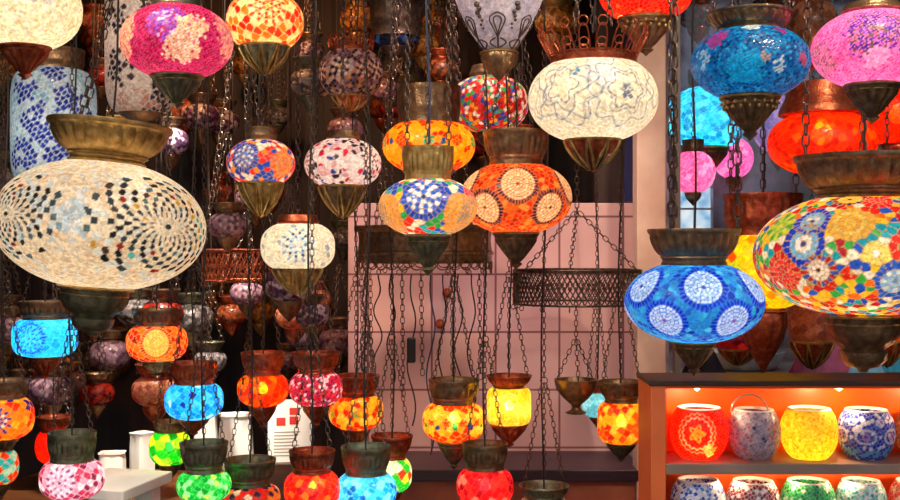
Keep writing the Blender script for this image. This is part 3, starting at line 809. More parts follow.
small('sky blue lamp with white flecks and two navy chips', 194, 400, 58, 40, 2.8,
      dict(bg=[('#18a0e4', 5), ('#48c0f0', 4), ('#0c7cd0', 3), ('#b8e4f4', 1.5), ('#182890', .4)], n=240, grout='#38b0e8', gw=.016), lit=1.25, tint='#f4faff', coly=362, colw=46, finy=436, met='copper', short='sky blue lamp')
small('green and yellow striped glass lamp with a hot spot', 170, 447, 41, 37, 3.1,
      dict(bg=[('#18c01c', 4), ('#a0d020', 3), ('#e0d820', 2), ('#10981c', 2)], n=60, grout='#60c028', gw=.02), lit=1.5, tint='#fff8d0', finy=482, coly=421, met='bronze', clear=.2, short='green yellow lamp')
small('emerald green lamp with white flecks hung lowest beside the green yellow lamp', 204, 485, 54, 33, 2.65,
      dict(bg=[('#18a838', 5), ('#38c458', 3), ('#a0e0a0', 2), ('#0c8c2c', 2), ('#c8e060', 1)], n=230, grout='#48b860', gw=.02), lit=1.15, tint='#f8ffe0', coly=442, colw=48, finy=518, met='pewter', short='emerald green lamp')
small('orange, red and navy mosaic lamp cut by the left edge', 4, 417, 58, 46, 2.75,
      dict(bg=[('#f08018', 4), ('#f4b428', 3), ('#d83018', 3), ('#2c2c90', 2)], n=190, grout='#d88830', gw=.016, med=[(-10, .0, .4, ['#d8e4f0', '#2850c8', ('#e8ecf4', '#2038b0'), ('#2038b0', '#e87020')], 2)]),
      lit=1.15, tint='#ffd090', coly=380, finy=452, met='bronze', short='left edge orange lamp')
small('red, yellow and turquoise lamp low in the left corner', 1, 466, 34, 38, 2.95,
      dict(bg=[('#d83018', 3), ('#f0b820', 3), ('#20a8c0', 4), ('#90d0d0', 2)], n=90, grout='#c8a060', gw=.03), lit=1.1, coly=442, finy=500, met='bronze', short='left corner turquoise lamp')
small('pink and white lamp with a purple dotted flower medallion', 72, 478, 63, 42, 2.65,
      dict(bg=[('#c83c5c', 4), ('#e0a0b0', 3), ('#eee4e4', 3), ('#8c2848', 2)], n=240, grout='#dcb8c0', gw=.02, med=[(-22, .04, .46, ['#402040', '#d8a8c0', ('#f0e4ec', '#b86c94'), ('#e0c0d0', '#f4ecf0'), ('#904878', '#f0e4ec')], 2)]),
      lit=.95, tint='#fff0f0', coly=432, colw=47, finy=518, met='pewter', short='pink flower lamp')
small('plain red glass lamp half hidden behind the pink flower lamp', 54, 446, 36, 36, 3.35,
      dict(bg=[('#e02810', 5), ('#f03c14', 3)], n=60, grout='#d82810', gw=.01), lit=1.0, tint='#ff9060', coly=416, colw=34, finy=480, met='copper', short='hidden red lamp')
small('glowing orange red lamp with a yellow hot spot', 263, 389, 51, 35, 2.95,
      dict(bg=[('#e83408', 4), ('#f05c0c', 3), ('#f48c14', 2), ('#d0240c', 2)], n=150, grout='#e04c10', gw=.014), lit=1.5, tint='#ffc060', coly=352, colw=44, finy=430, met='copper', clear=.25, short='glowing orange lamp')
small('red lamp netted with short white strokes', 316, 388, 53, 37, 2.8,
      dict(bg=[('#b81c30', 4), ('#e8dce0', 3.2), ('#6c2054', 2), ('#d83c4c', 2)], n=800, grout='#a82438', gw=.02), lit=.95, tint='#ffd8d0', coly=352, colw=48, finy=428, met='copper', short='white stroke red lamp')
small('golden lamp with scalloped red petals and small green diamonds', 356, 411, 55, 38, 3.05,
      dict(bg=[('#f0b428', 4), ('#f4cc50', 3), ('#e89020', 2)], n=200, grout='#c87c20', gw=.02, bands=[(-1, -.42, [('#c02814', 4), ('#f0b428', 2)]), (.36, 1, [('#c02814', 3), ('#f0b428', 3)])],
           outline=[(0, 0, .28, .1, 4, .07, [('#c82c14', 4), ('#8c2010', 1)], 6)], med=[(0, 0, .09, ['#2c9c44', '#38a84c'], 6)]),
      lit=1.1, tint='#ffd890', coly=375, colw=48, finy=450, met='copper', short='golden petal lamp', top=None)
small('red and navy chip lamp with a wide open brass collar at the bottom edge', 250, 497, 60, 30, 2.78,
      dict(bg=[('#d02420', 4), ('#281c4c', 3), ('#e87828', 2), ('#e8d8d0', 2)], n=230, grout='#784038', gw=.02), lit=.8, coly=459, colw=52, finy=524, met='pewter', short='red navy chip lamp')
small('scarlet lamp with an amber glow beneath a copper collar at the bottom edge', 312, 489, 56, 42, 2.42,
      dict(bg=[('#e0241c', 5), ('#f04428', 3), ('#f08c30', 1.5), ('#c01830', 2)], n=200, grout='#e05038', gw=.016), lit=1.15, tint='#ffc080', coly=450, colw=46, finy=528, met='copper', clear=.14, short='scarlet lamp')
small('aqua lamp with dark blue curls beneath a pewter collar at the bottom edge', 366, 491, 61, 42, 2.5,
      dict(bg=[('#48c8e8', 5), ('#90e0f4', 3), ('#1ca0d0', 3), ('#186cb0', 1.2)], n=260, grout='#60c8e4', gw=.02, outline=[(-20, 0, .22, .3, 3, .045, [('#1464b0', 3)], 4)]), lit=1.1, tint='#f4ffff', coly=446, colw=50, finy=528, met='pewter', short='aqua lamp')
small('green, white and red glass lamp peeping out behind the aqua lamp', 392, 474, 40, 38, 3.0,
      dict(bg=[('#28c030', 4), ('#e8f0d8', 2), ('#d83820', 2), ('#f0d830', 2), ('#3048b0', 1)], n=80, grout='#90b860', gw=.02), lit=1.15, tint='#fffce0', coly=435, colw=42, finy=508, met='copper', short='green white red lamp')
small('amber lamp with a red wavy hem and a row of green and blue diamonds', 454, 421, 63, 43, 2.93,
      dict(bg=[('#f4bc30', 5), ('#f4d060', 3), ('#f09c20', 2)], n=240, grout='#e8a030', gw=.016, bands=[(.4, 1, [('#d83c14', 4), ('#f4bc30', 2)]), (-1, -.34, [('#d83c14', 5), ('#f4a828', 1)])],
           outline=[(15, -.36, .22, .0, 1, .05, [('#c82c10', 3)], 6)], med=[(0, -.06, .07, ['#288c40'], 6), (30, -.06, .07, ['#1c3c9c'], 6), (15, .05, .08, ['#c82410', '#d83818'], 12)]),
      lit=1.35, tint='#ffe0a0', coly=379, colw=51, finy=470, met='bronze', fmet='pewter', short='amber wavy lamp', clear=.12)
small('pale yellow cylindrical lamp with a white hot glow', 509, 406, 44, 38, 2.92,
      dict(bg=[('#f4d838', 4), ('#f8e468', 4), ('#f0c828', 2)], n=260, grout='#e8b830', gw=.016), lit=1.6, tint='#fff0c0', coly=375, colw=46, finy=448, p=6, met='copper', clear=.22, short='pale yellow lamp', fin=('cone', 448, 36))
small('ruby red lamp with crimson petals hung low beside the pale yellow lamp', 485, 486, 57, 42, 2.82,
      dict(bg=[('#e01c24', 5), ('#f03c34', 3), ('#f0a090', 1.2), ('#c01428', 2)], n=190, grout='#d83840', gw=.018, outline=[(0, 0, .25, .25, 5, .05, [('#a01020', 3)], 5)]), lit=1.15, tint='#ffb890', coly=443, colw=46, finy=524, met='bronze', clear=.14, short='ruby red lamp')
small('dull grey lamp under an open dark collar at the middle of the bottom edge', 544, 512, 54, 34, 2.8,
      dict(bg=[('#9c9488', 3), ('#b8b0a0', 2)], n=160, grout='#847c70', gw=.02), lit=.3, coly=485, colw=50, finy=540, met='pewter', short='dull grey lamp')
small('amber yellow lamp flecked with red in a dark ribbed collar next to the post', 621, 422, 47, 43, 2.85,
      dict(bg=[('#f4b020', 4), ('#f4d048', 3), ('#e8541c', 3), ('#c82c18', 2.4)], n=200, grout='#e08828', gw=.018), lit=1.4, tint='#ffdc90', coly=381, colw=46, finy=462, p=4, met='bronze', fmet='pewter', clear=.12, short='amber red flecked lamp', fin=('cone', 462, 30))
small('small aqua glass lamp half hidden behind the amber red flecked lamp', 597, 404, 30, 28, 3.42,
      dict(bg=[('#70c8d0', 4), ('#a8e0e4', 3)], n=50, grout='#80c8d0', gw=.02), lit=.6, tint='#f0ffff', coly=384, colw=24, finy=428, met='copper', short='half hidden aqua lamp')

# ------------------------------------------------------------------ the setting
def struct(name, mb, mat, bev=0.0):
    o = mb.build(name, mat, smooth=False, sharp=None)
    o['kind'] = 'structure'
    if bev:
        bevel(o, bev)
    return o

XL, XR, YF, YB = -2.7, 2.9, 0.9, 4.9
DARKWALL = wood('dark_brown_boards', '#190a06', '#34180c', 2, 5.0, 0.6)
FLOORM = wood('worn_floor_boards', '#2c1c12', '#4c3422', 1, 4.0, 0.55)
CEILM = wood('ceiling_boards', '#2a1a10', '#4a3018', 0, 4.0, 0.6)
struct('floor', MB().box(XL, XR, YF, YB, -0.05, 0.0), FLOORM)
struct('ceiling', MB().box(XL, XR, YF + .5, YB, CEIL, CEIL + 0.06), CEILM)
struct('wall_left', MB().box(XL - .06, XL, YF, YB, 0, CEIL), DARKWALL)
struct('wall_right', MB().box(XR, XR + .06, YF, YB, 0, CEIL), DARKWALL)
struct('wall_back', MB().box(XL - .06, 0.70, YB, YB + .06, 0, CEIL), DARKWALL)

# pink tiled partition
def pink_wall_mat():
    m, nt, out = newmat('pink_tiled_plaster')
    tc = nd(nt, 'ShaderNodeTexCoord')
    mp = nd(nt, 'ShaderNodeMapping'); mp.inputs['Rotation'].default_value = (PI / 2, 0, 0)
    mp.inputs['Location'].default_value = (.06, 0, .04)
    nt.links.new(tc.outputs['Object'], mp.inputs['Vector'])
    br = nd(nt, 'ShaderNodeTexBrick'); br.offset = 0.0
    br.inputs['Color1'].default_value = (*lin('#e0b4ac'), 1); br.inputs['Color2'].default_value = (*lin('#cfa6ae'), 1); br.inputs['Mortar'].default_value = (*lin('#8a5c5c'), 1)
    br.inputs['Scale'].default_value = 1.0; br.inputs['Mortar Size'].default_value = 0.0035; br.inputs['Brick Width'].default_value = .21; br.inputs['Row Height'].default_value = .19
    nt.links.new(mp.outputs[0], br.inputs['Vector'])
    no = nd(nt, 'ShaderNodeTexNoise'); no.inputs['Scale'].default_value = 5
    nt.links.new(tc.outputs['Object'], no.inputs['Vector'])
    mx = nd(nt, 'ShaderNodeMix', data_type='RGBA', blend_type='MULTIPLY'); mx.inputs[0].default_value = .35
    nt.links.new(br.outputs['Color'], mx.inputs[6]); nt.links.new(no.outputs['Color'], mx.inputs[7])
    b = nd(nt, 'ShaderNodeBsdfPrincipled'); b.inputs['Roughness'].default_value = .5
    nt.links.new(br.outputs['Color'], b.inputs['Base Color'])
    bp = nd(nt, 'ShaderNodeBump'); bp.inputs['Strength'].default_value = .5; bp.inputs['Distance'].default_value = .004; bp.invert = True
    nt.links.new(br.outputs['Fac'], bp.inputs['Height']); nt.links.new(bp.outputs[0], b.inputs['Normal'])
    nt.links.new(b.outputs[0], out.inputs[0])
    return m
def X(px, D): return (px - 450) / F * D
def Z(py, D): return CAMZ - (py - 250) / F * D
struct('wall_center', MB().box(X(348, 3.62), X(646, 3.62), 3.62, 3.70, 0, Z(203, 3.62)), pink_wall_mat(), .003)
POSTM = plain('pale_pink_painted_wood', '#dcc0ae', '#c4a08e', .55, 9, .15)
struct('trim_1', MB().box(X(637, 3.3), X(666, 3.3), 3.3, 3.38, 0, CEIL), POSTM, .004)
struct('trim_2', MB().box(X(625, 3.5), X(635, 3.5), 3.5, 3.54, Z(203, 3.62) , CEIL), plain('navy_paint', '#20244c', '#2a2c58', .5))
struct('trim_3', MB().box(X(596, 3.62), X(625, 3.62), 3.64, 3.7, Z(203, 3.62), CEIL), DARKWALL)

# window to the right of the post with the neighbouring display behind it
GREYWALL = plain('grey_mauve_plaster', '#54464e', '#a49aa8', .7, 7, .1)
struct('wall_back_display', MB().box(.72, XR, 4.45, 4.51, 0, CEIL), GREYWALL)
struct('wall_side_display', MB().box(.70, .72, 3.62, 4.9, 0, CEIL), GREYWALL)
SILL = Z(377, 3.36)
struct('wall_below_window', MB().box(X(666, 3.36), XR, 3.34, 3.40, 0, SILL - .02), DARKWALL)
fr = MB()
fr.box(X(667, 3.34), XR, 3.325, 3.40, SILL - .02, SILL)
fr.box(X(674, 3.34), X(680, 3.34), 3.33, 3.365, SILL, CEIL)
fr.box(X(667, 3.34), XR, 3.33, 3.365, CEIL - .06, CEIL)
w1 = struct('window_1', fr, plain('grey_window_frame', '#6a6460', '#7c7470', .4), .002)
def glass_mat():
    m, nt, out = newmat('window_glass')
    t = nd(nt, 'ShaderNodeBsdfTransparent'); t.inputs[0].default_value = (.93, .96, .97, 1)
    g = nd(nt, 'ShaderNodeBsdfGlossy'); g.inputs['Roughness'].default_value = .03
    fz = nd(nt, 'ShaderNodeFresnel'); fz.inputs[0].default_value = 1.45
    mx = nd(nt, 'ShaderNodeMixShader'); nt.links.new(fz.outputs[0], mx.inputs[0]); nt.links.new(t.outputs[0], mx.inputs[1]); nt.links.new(g.outputs[0], mx.inputs[2])
    nt.links.new(mx.outputs[0], out.inputs[0]); return m
MB().box(X(680, 3.345), XR, 3.345, 3.350, SILL, CEIL - .06).build('pane', glass_mat(), w1, smooth=False, sharp=None)
struct('floor_display', MB().box(.72, XR, 3.40, 4.45, SILL - .05, SILL - .01), plain('display_board', '#7c6c68', '#94847c', .5))

# daylight window in the far wall of the display
def daylight_mat():
    m, nt, out = newmat('bright_street_daylight')
    tc = nd(nt, 'ShaderNodeTexCoord')
    no = nd(nt, 'ShaderNodeTexNoise'); no.inputs['Scale'].default_value = 14
    nt.links.new(tc.outputs['Object'], no.inputs['Vector'])
    r = ramp(nt, [(.35, '#6ca8dc'), (.5, '#c4e0f4'), (.7, '#ffffff')])
    nt.links.new(no.outputs['Fac'], r.inputs[0])
    e = nd(nt, 'ShaderNodeEmission'); e.inputs['Strength'].default_value = 1.0
    nt.links.new(r.outputs[0], e.inputs[0]); nt.links.new(e.outputs[0], out.inputs[0]); return m
f2 = MB()
xa, xb, za, zb_ = X(676, 4.44), X(712, 4.44), Z(232, 4.44), Z(166, 4.44)
for a_, b_ in ((xa, xa + .008), (xb - .008, xb), ((xa + xb) / 2 - .004, (xa + xb) / 2 + .004)):
    f2.box(a_, b_, 4.42, 4.45, za, zb_)
for z_ in (za, (za * 2 + zb_) / 3, (za + 2 * zb_) / 3, zb_ - .008):
    f2.box(xa, xb, 4.42, 4.45, z_, z_ + .008)
w2 = struct('window_2', f2, plain('white_frame', '#c8ccd4', '#d8dce0', .4))
MB().box(xa, xb, 4.436, 4.444, za, zb_).build('pane', daylight_mat(), w2, smooth=False, sharp=None)

# ------------------------------------------------------------------ lamps behind the window and other half hidden ones
lamp('cyan crackle globe lit behind the window glass below the teal lamp', 708, 118, 84, 66, 3.85,
     dict(bg=[('#20b4d4', 5), ('#58d0e4', 3), ('#0c84b0', 3)], n=500, grout='#3cb0cc', gw=.014), lit=1.3, tint='#f0ffff', col=('band', 70, 40, 36), fin=('cone', 178, 40), hang='single', short='cyan window lamp')
lamp('pink globe shining behind the window glass below the cyan globe', 693, 172, 44, 44, 3.62,
     dict(bg=[('#f070a8', 5), ('#e85890', 3), ('#f4a0c4', 2)], n=160, grout='#f090b8', gw=.014), lit=1.2, tint='#fff0f4', col=('band', 140, 22, 18), fin=('tear', 206, 16), hang='single', short='pink window lamp')
lamp('second pink globe behind the window glass, the one nearer the bronze tip', 733, 158, 40, 42, 4.2,
     dict(bg=[('#e86cb0', 5), ('#d858a0', 3), ('#f4a0c4', 2)], n=160, grout='#e090b8', gw=.014), lit=1.1, tint='#ffe8f4', col=('band', 128, 22, 18), fin=('tear', 192, 16), hang='single', short='second pink window lamp')
lamp('pale violet globe behind the window glass left of the orange red lamp', 778, 124, 52, 60, 4.0,
     dict(bg=[('#9c7ca8', 5), ('#b494b8', 3), ('#84689c', 2)], n=160, grout='#a890b0', gw=.014), lit=.6, tint='#f4e8ff', col=('band', 84, 26, 22), fin=('tear', 172, 18), hang='single', short='violet window lamp')
lamp('dark red glass lamp with a toothed rim under the turquoise lamp', 738, 338, 52, 30, 3.25,
     dict(bg=[('#8c1420', 4), ('#5c0c1c', 3), ('#c03838', 2), ('#6c2040', 2)], n=140, grout='#4c1018', gw=.02), lit=.35, tint='#ff9080', col=('band', 318, 38, 34), fin=('petal', 366, 36), met='copper', hang='single', short='dark red toothed lamp')
lamp('copper brown cylindrical glass lamp under the giant multicoloured lamp', 812, 312, 46, 66, 3.25,
     dict(bg=[('#a05c40', 4), ('#8c4c38', 3), ('#b8745c', 2)], n=180, grout='#94583f', gw=.01), p=5, lit=.25, tint='#ffc8a0', col=('band', 270, 34, 30), fin=('petal', 370, 40), met='copper', hang='single', short='copper brown cylinder lamp')
lamp('amber glass lamp whose tip shows right of the bronze cup', 887, 330, 40, 36, 2.8,
     dict(bg=[('#c86428', 4), ('#a84c20', 3), ('#e08840', 2)], n=80, grout='#b05828', gw=.014), lit=.5, tint='#ffb060', col=('band', 305, 28, 24), fin=('petal', 368, 32), met='copper', hang='single', short='amber tip lamp')

# hanging dishes of copper near the top between the teal and pink lamps
lamp('smoky brown glass lamp in the gap between the teal and pink lamps', 812, 24, 50, 54, 2.9,
     dict(bg=[('#6c4838', 4), ('#8c6454', 3), ('#4c342c', 2)], n=120, grout='#5c4034', gw=.014), lit=.2, tint='#ffc890', col=('band', -12, 36, 30), fin=('cone', 72, 24), met='copper', hang='single', short='smoky brown lamp')
lamp('dark iron lamp with a blue glass bowl between the purple and yellow lamps', 396, 40, 46, 22, 3.5,
     dict(bg=[('#182038', 4), ('#28386c', 2), ('#101418', 3), ('#3c74b0', 1)], n=140, grout='#141418', gw=.02), lit=.15, tint='#c0d8ff', col=('band', -4, 54, 44), fin=('flat', 58, 30), met='steel', hang='single', short='dark iron lamp', rough=.1)

# ------------------------------------------------------------------ empty hanging cup
D = 2.97
c = P(576, 390, D); s = D / F
root = thing('hanging_cup', 'empty bronze cup without glass on three chains below the pierced ring', 'lamp holder', (c.x, c.y, Z(414, D)))
m = MB()
pr = [(.004, 0), (9 * s, .001), (11 * s, .004), (6 * s, .010), (4 * s, .018), (5 * s, .026), (12 * s, .042), (19 * s, .066), (21 * s, .08), (22 * s, .094), (20.5 * s, .094), (19 * s, .078), (15 * s, .058), (.004, .045)]
m.lathe(pr, 40, lambda i, t: 1 + (.03 * abs(math.cos(9 * t)) if 5 <= i <= 7 else 0))
m.build('cup', BRONZE, root)
for k in range(3):
    an = math.radians(30 + 120 * k)
    q = MB(); q.chain((20.5 * s * math.cos(an), 20.5 * s * math.sin(an), .094), (.004 * math.cos(an), .004 * math.sin(an), .20), .014, .0011); q.build('chain', STEEL, root)
q = MB(); q.chain((0, 0, .196), (0, 0, Z(300, D) - Z(414, D)), .014, .0012); q.build('chain', STEEL, root)
ALL.append((root, 576, 390, 44, 30, D)); root['short'] = 'empty bronze cup'

# ------------------------------------------------------------------ chandelier rings
def lattice_ring(label, cx, y0, y1, w, D, met, short, nlat=44, apex=None, hooks=14):
    s = D / F; R = w / 2 * s; zb = Z(y1, D); H = Z(y0, D) - zb
    root = thing('chandelier_ring', label, 'chandelier', (X(cx, D), D, zb)); root['short'] = short
    m = MB()
    for dr in (1, -1):
        for k in range(nlat):
            a0 = 2 * PI * k / nlat
            m.tube([(R * math.cos(a0 + dr * t * .28), R * math.sin(a0 + dr * t * .28), .004 + (H - .008) * t) for t in (0, .25, .5, .75, 1)], .0020, 4)
    for k in range(nlat):
        a0 = 2 * PI * (k + .5) / nlat
        M = Matrix.Translation((R * math.cos(a0), R * math.sin(a0), H * .5)) @ Matrix.Rotation(a0 + PI / 2, 4, 'Z') @ Matrix.Rotation(PI / 2, 4, 'X')
        m.add([M @ Vector((.006 * math.cos(i * PI / 4), .006 * math.sin(i * PI / 4), zz)) for zz in (-.001, .001) for i in range(8)],
              [(7, 6, 5, 4, 3, 2, 1, 0), tuple(range(8, 16))] + [(i, (i + 1) % 8, 8 + (i + 1) % 8, 8 + i) for i in range(8)])
    m.build('pierced_band', met, root)
    q = MB()
    for z_ in (0.002, H - .004, H):
        q.ring(R, .0032, z_, 56)
    q.build('rim', met, root)
    for k in range(hooks):
        a0 = 2 * PI * k / hooks
        q = MB(); q.tube([(R * math.cos(a0) + .007 * math.sin(t * PI / 5) * math.cos(a0), R * math.sin(a0) + .007 * math.sin(t * PI / 5) * math.sin(a0), -.008 + .007 * math.cos(t * PI / 5)) for t in range(10)], .0015, 4, True)
        q.build('hook', met, root)
    za = (Z(apex, D) if apex else CEIL - .4) - zb
    for k in range(3):
        an = math.radians(-30 + 120 * k)
        q = MB(); q.chain((R * math.cos(an), R * math.sin(an), H), (.006 * math.cos(an), .006 * math.sin(an), za), .018, .0014); q.build('chain', STEEL, root)
    q = MB(); q.chain((0, 0, za - .006), (0, 0, CEIL - zb), .018, .0015); q.build('chain', STEEL, root)
    ALL.append((root, cx, (y0 + y1) / 2, w, y1 - y0, D))
    return root, R

def banded_ring(label, cx, y0, y1, w, D, met, short):
    s = D / F; R = w / 2 * s; zb = Z(y1, D); H = Z(y0, D) - zb
    root = thing('chandelier_ring', label, 'chandelier', (X(cx, D), D, zb)); root['short'] = short
    pr = [(.985, 0), (1.0, .06), (1.0, .2), (1.03, .24), (1.03, .30), (.985, .34), (.97, .62), (.985, .82), (1.03, .86), (1.05, .93), (1.04, 1), (.99, 1), (.95, .8), (.94, .3), (.96, 0)]
    m = MB(); m.lathe([(R * r, H * z) for r, z in pr], 120, lambda i, t: 1 + (.012 * abs(math.cos(28 * t)) if 5 <= i <= 7 else 0), closed=True)
    m.build('embossed_band', met, root)
    q = MB(); n = 34
    for k in range(n):
        a0 = 2 * PI * k / n
        q.tube([((R * 1.0) * math.cos(a0 + .085 * math.sin(t * PI / 6)), (R * 1.0) * math.sin(a0 + .085 * math.sin(t * PI / 6)), -.006 + .011 * math.cos(t * PI / 6)) for t in range(12)], .0022, 5, True)
    q.build('scalloped_edge', met, root)
    for k in range(18):
        a0 = 2 * PI * (k + .5) / 18
        q = MB(); q.tube([(R * math.cos(a0) + .008 * math.sin(t * PI / 5) * math.sin(a0), R * math.sin(a0) - .008 * math.sin(t * PI / 5) * math.cos(a0), -.024 + .008 * math.cos(t * PI / 5)) for t in range(10)], .0017, 4, True)
        q.build('hook', met, root)
    for k in range(4):
        an = math.radians(45 + 90 * k)
        q = MB(); q.chain((R * .97 * math.cos(an), R * .97 * math.sin(an), H), (R * .3 * math.cos(an), R * .3 * math.sin(an), CEIL - zb), .02, .0016); q.build('chain', STEEL, root)
    # bundles of wiring, a clip and loops that dangle from the ring
    rng = random.Random(5)
    for k, (a_, L) in enumerate(((-118, .30), (-100, .42), (-84, .50), (-74, .46), (-60, .36), (-46, .44), (-132, .25), (-150, .34))):
        an = math.radians(a_)
        x, y = R * .98 * math.cos(an), R * .98 * math.sin(an)
        ph = rng.random() * 6
        q = MB()
        q.tube([(x + .012 * math.sin(ph + i * .55) * min(1, i / 5), y + .006 * math.cos(ph + i * .6), -.03 - L * i / 20) for i in range(21)], .0021, 6)
        q.build('cord', BLUEWIRE if k == 2 else DARKWIRE, root)
    for a_, L in ((-108, .34), (-92, .28), (-66, .40), (-36, .30), (-142, .40), (-160, .28)):
        an = math.radians(a_)
        x, y = R * .98 * math.cos(an), R * .98 * math.sin(an)
        q = MB(); q.chain((x, y, -.03), (x + .004, y, -.03 - L), .017, .0013); q.build('chain', STEEL, root)
    an = math.radians(-100)
    x, y = R * .98 * math.cos(an), R * .98 * math.sin(an)
    q = MB(); q.box(x - .012, x + .012, y - .012, y + .012, -.275, -.205); o = q.build('inline_switch', BLACK, root, sharp=30); bevel(o, .005, 3)
    ALL.append((root, cx, (y0 + y1) / 2, w, y1 - y0, D))
    return root, R

banded_ring('wide embossed brass ring with a scalloped edge and dangling wires', 425, 226, 263, 134, 3.25, BRONZE, 'embossed brass ring')
lattice_ring('dark pierced filigree ring on three chains against the pink wall', 577, 270, 304, 127, 3.18, STEEL, 'dark filigree ring', 72, apex=212, hooks=14)
lattice_ring('dim pierced copper ring in the shadows behind the small cream lamp', 243, 250, 281, 80, 3.35, COPPER, 'dim copper ring', 40, hooks=10)

# ------------------------------------------------------------------ orange display shelf and its candle pots
ORANGE = plain('glossy_orange_paint', '#f4600c', '#e85008', .35, 8, .03)
EDGE = plain('orange_edge_wood', '#f0743c', '#e46830', .5, 10, .1)
GREYB = plain('grey_shelf_board', '#9c8070', '#8a7060', .45, 9, .05)
DARKB = wood('dark_top_board', '#341c12', '#54301e', 0, 5)
SD = 2.5
sx0, sx1 = X(651, SD), X(1020, SD)
zt, z1, z2 = Z(381, SD), Z(464, SD), Z(478, 2.57) - .125
sy0, sy1 = SD, SD + .17
root = thing('display_shelf', 'orange painted open display shelf with candle pots on two boards', 'shelf', ((sx0 + sx1) / 2, SD + .1, z2 - .55))
bz = z2 - .55
def sb(name, mat, x0, x1, y0, y1, za, zb):
    ox, oy = (sx0 + sx1) / 2, SD + .1
    o = MB().box(x0 - ox, x1 - ox, y0 - oy, y1 - oy, za - bz, zb - bz).build(name, mat, root, smooth=False, sharp=None)
    bevel(o, .002); return o
sb('top_board', DARKB, sx0 - .004, sx1 + .004, sy0 - .004, sy1, zt - .011, zt)
sb('shelf_board', GREYB, sx0 + .034, sx1 - .03, sy0, sy1 - .012, z1 - .024, z1)
sb('shelf_board', GREYB, sx0 + .034, sx1 - .03, sy0, sy1 - .012, z2 - .024, z2)
sb('side_panel', EDGE, sx0, sx0 + .034, sy0, sy1, bz, zt - .011)
sb('side_panel', EDGE, sx1 - .03, sx1, sy0, sy1, bz, zt - .011)
sb('inner_lining', ORANGE, sx0 + .034, sx0 + .037, sy0 + .004, sy1 - .012, z1 , zt - .011)
sb('back_panel', ORANGE, sx0 + .034, sx1 - .03, sy1 - .012, sy1, bz, zt - .011)
sb('valance', ORANGE, sx0 + .034, sx1 - .03, sy0 + .003, sy0 + .009, zt - .018, zt - .011)
sb('base_cabinet', DARKB, sx0 + .034, sx1 - .03, sy0 + .01, sy1 - .012, bz, z2 - .10)
for (px, py, e) in ((690, 389, 1.0), (828, 389, 1.2), (930, 389, 1.0)):
    lt = bpy.data.lights.new('shelf_bulb', 'POINT'); lt.energy = e * 1.5; lt.color = lin('#ffd09c'); lt.shadow_soft_size = .008
    o = bpy.data.objects.new('shelf_bulb', lt); COL.objects.link(o); o.parent = root
    o.location = (X(px, SD + .12) - (sx0 + sx1) / 2, -.055, zt - .034 - bz)
    b = MB(); b.lathe([(.004, .011), (.009, .010), (.010, 0), (.0001, -.006)], 16)
    lo = b.build('light_socket', BRASS, root, (o.location.x, o.location.y, zt - .022 - bz))
for px in (725, 780, 835, 905):
    lt = bpy.data.lights.new('shelf_bulb', 'POINT'); lt.energy = .6; lt.color = lin('#ffd09c'); lt.shadow_soft_size = .008
    o = bpy.data.objects.new('shelf_bulb', lt); COL.objects.link(o); o.parent = root
    o.location = (X(px, SD + .12) - (sx0 + sx1) / 2, -.055, z1 - .036 - bz)

CREAMIN = plain('frosted_inner_glass', '#e0d8d0', '#f0e8e0', .4, 20, .05)
def pot(label, px, w, h, D, zbase, spec, lit=0, tint='#ffc070', handle=False, seed=3, clear=.06, trans=None):
    trans = trans or (.45 if lit > .2 else .2)
    s = D / F; a = w / 2 * s; H = h * s; b = H * .60
    S_rt, S_rb = a * .74, a * .60
    root = thing('candle_pot', label, 'candle holder', (X(px, D), D, zbase), -math.atan2(X(px, D), D))
    me, zt_, zb2 = globe_mesh('mosaic_bowl', a, b, 2.15, S_rt, S_rb, spec, seed, mosaic_mat(trans, clear, .18), w * 1.5)
    k = H / (zt_ - zb2)
    g = link('mosaic_bowl', me, root, (0, 0, -zb2 * k + .001)); g.scale = (1, 1, k)
    m = MB()
    n = 14
    pr = [(S_rb * .2, .0005), (S_rb * .97, .0005), (S_rb * .98, .002)]
    m.lathe(pr + [(S_rb * .9, .006), (S_rb * .2, .006)], 40, closed=True); m.build('base', CREAMIN, root)
    top = [(S_rt * .99, H - .003), (S_rt * 1.01, H + .001), (S_rt * .99, H + .003), (S_rt * .93, H + .003), (S_rt * .91, H), (S_rt * .93, H - .004)]
    m = MB(); m.lathe(top, 48, closed=True); m.build('rim', CREAMIN, root)
    if handle:
        q = MB()
        q.tube([(-.01 - a * .70 * math.cos(t * PI / 14) - .0, 0, H * .93 + a * .72 * math.sin(t * PI / 14) * 1.0) for t in range(15)], .0022, 6)
        q.build('wire_handle', plain('pale_wire', '#a89890', '#c8b8b0', .3, met=.8), root)
    if lit:
        l = bpy.data.lights.new('candle', 'POINT'); l.energy = lit * a * a * 120; l.color = lin(tint); l.shadow_soft_size = .012
        o = bpy.data.objects.new('candle', l); COL.objects.link(o); o.parent = root; o.location = (.006, -.006, H * .32)
    return root
PD = 2.572
pot('red candle pot with a golden star, a pale glow painted at its foot', 699, 57, 50, PD, z1, dict(bg=[('#d81808', 5), ('#e82c10', 3), ('#b81008', 2)], n=1100, grout='#d83018', gw=.012,
    lines=[(-4, .04, .20, .32, 5, .045, '#f8c040', 1), (-4, .04, .36, .10, 10, .03, '#a00c04', 1), (-4, .04, .50, .05, 16, .03, '#f0d0a0', 1), (-4, .04, .64, .04, 20, .025, '#f0b080', 1)],
    patch=[(-4, .04, .17, [('#f8b020', 4)], 1), (22, -.52, .26, [('#f8d880', 4), ('#f0a040', 3)], 1)]), lit=.9, tint='#ffb860', seed=4, clear=.1)  # pale tiles at the foot paint the glow into the colour
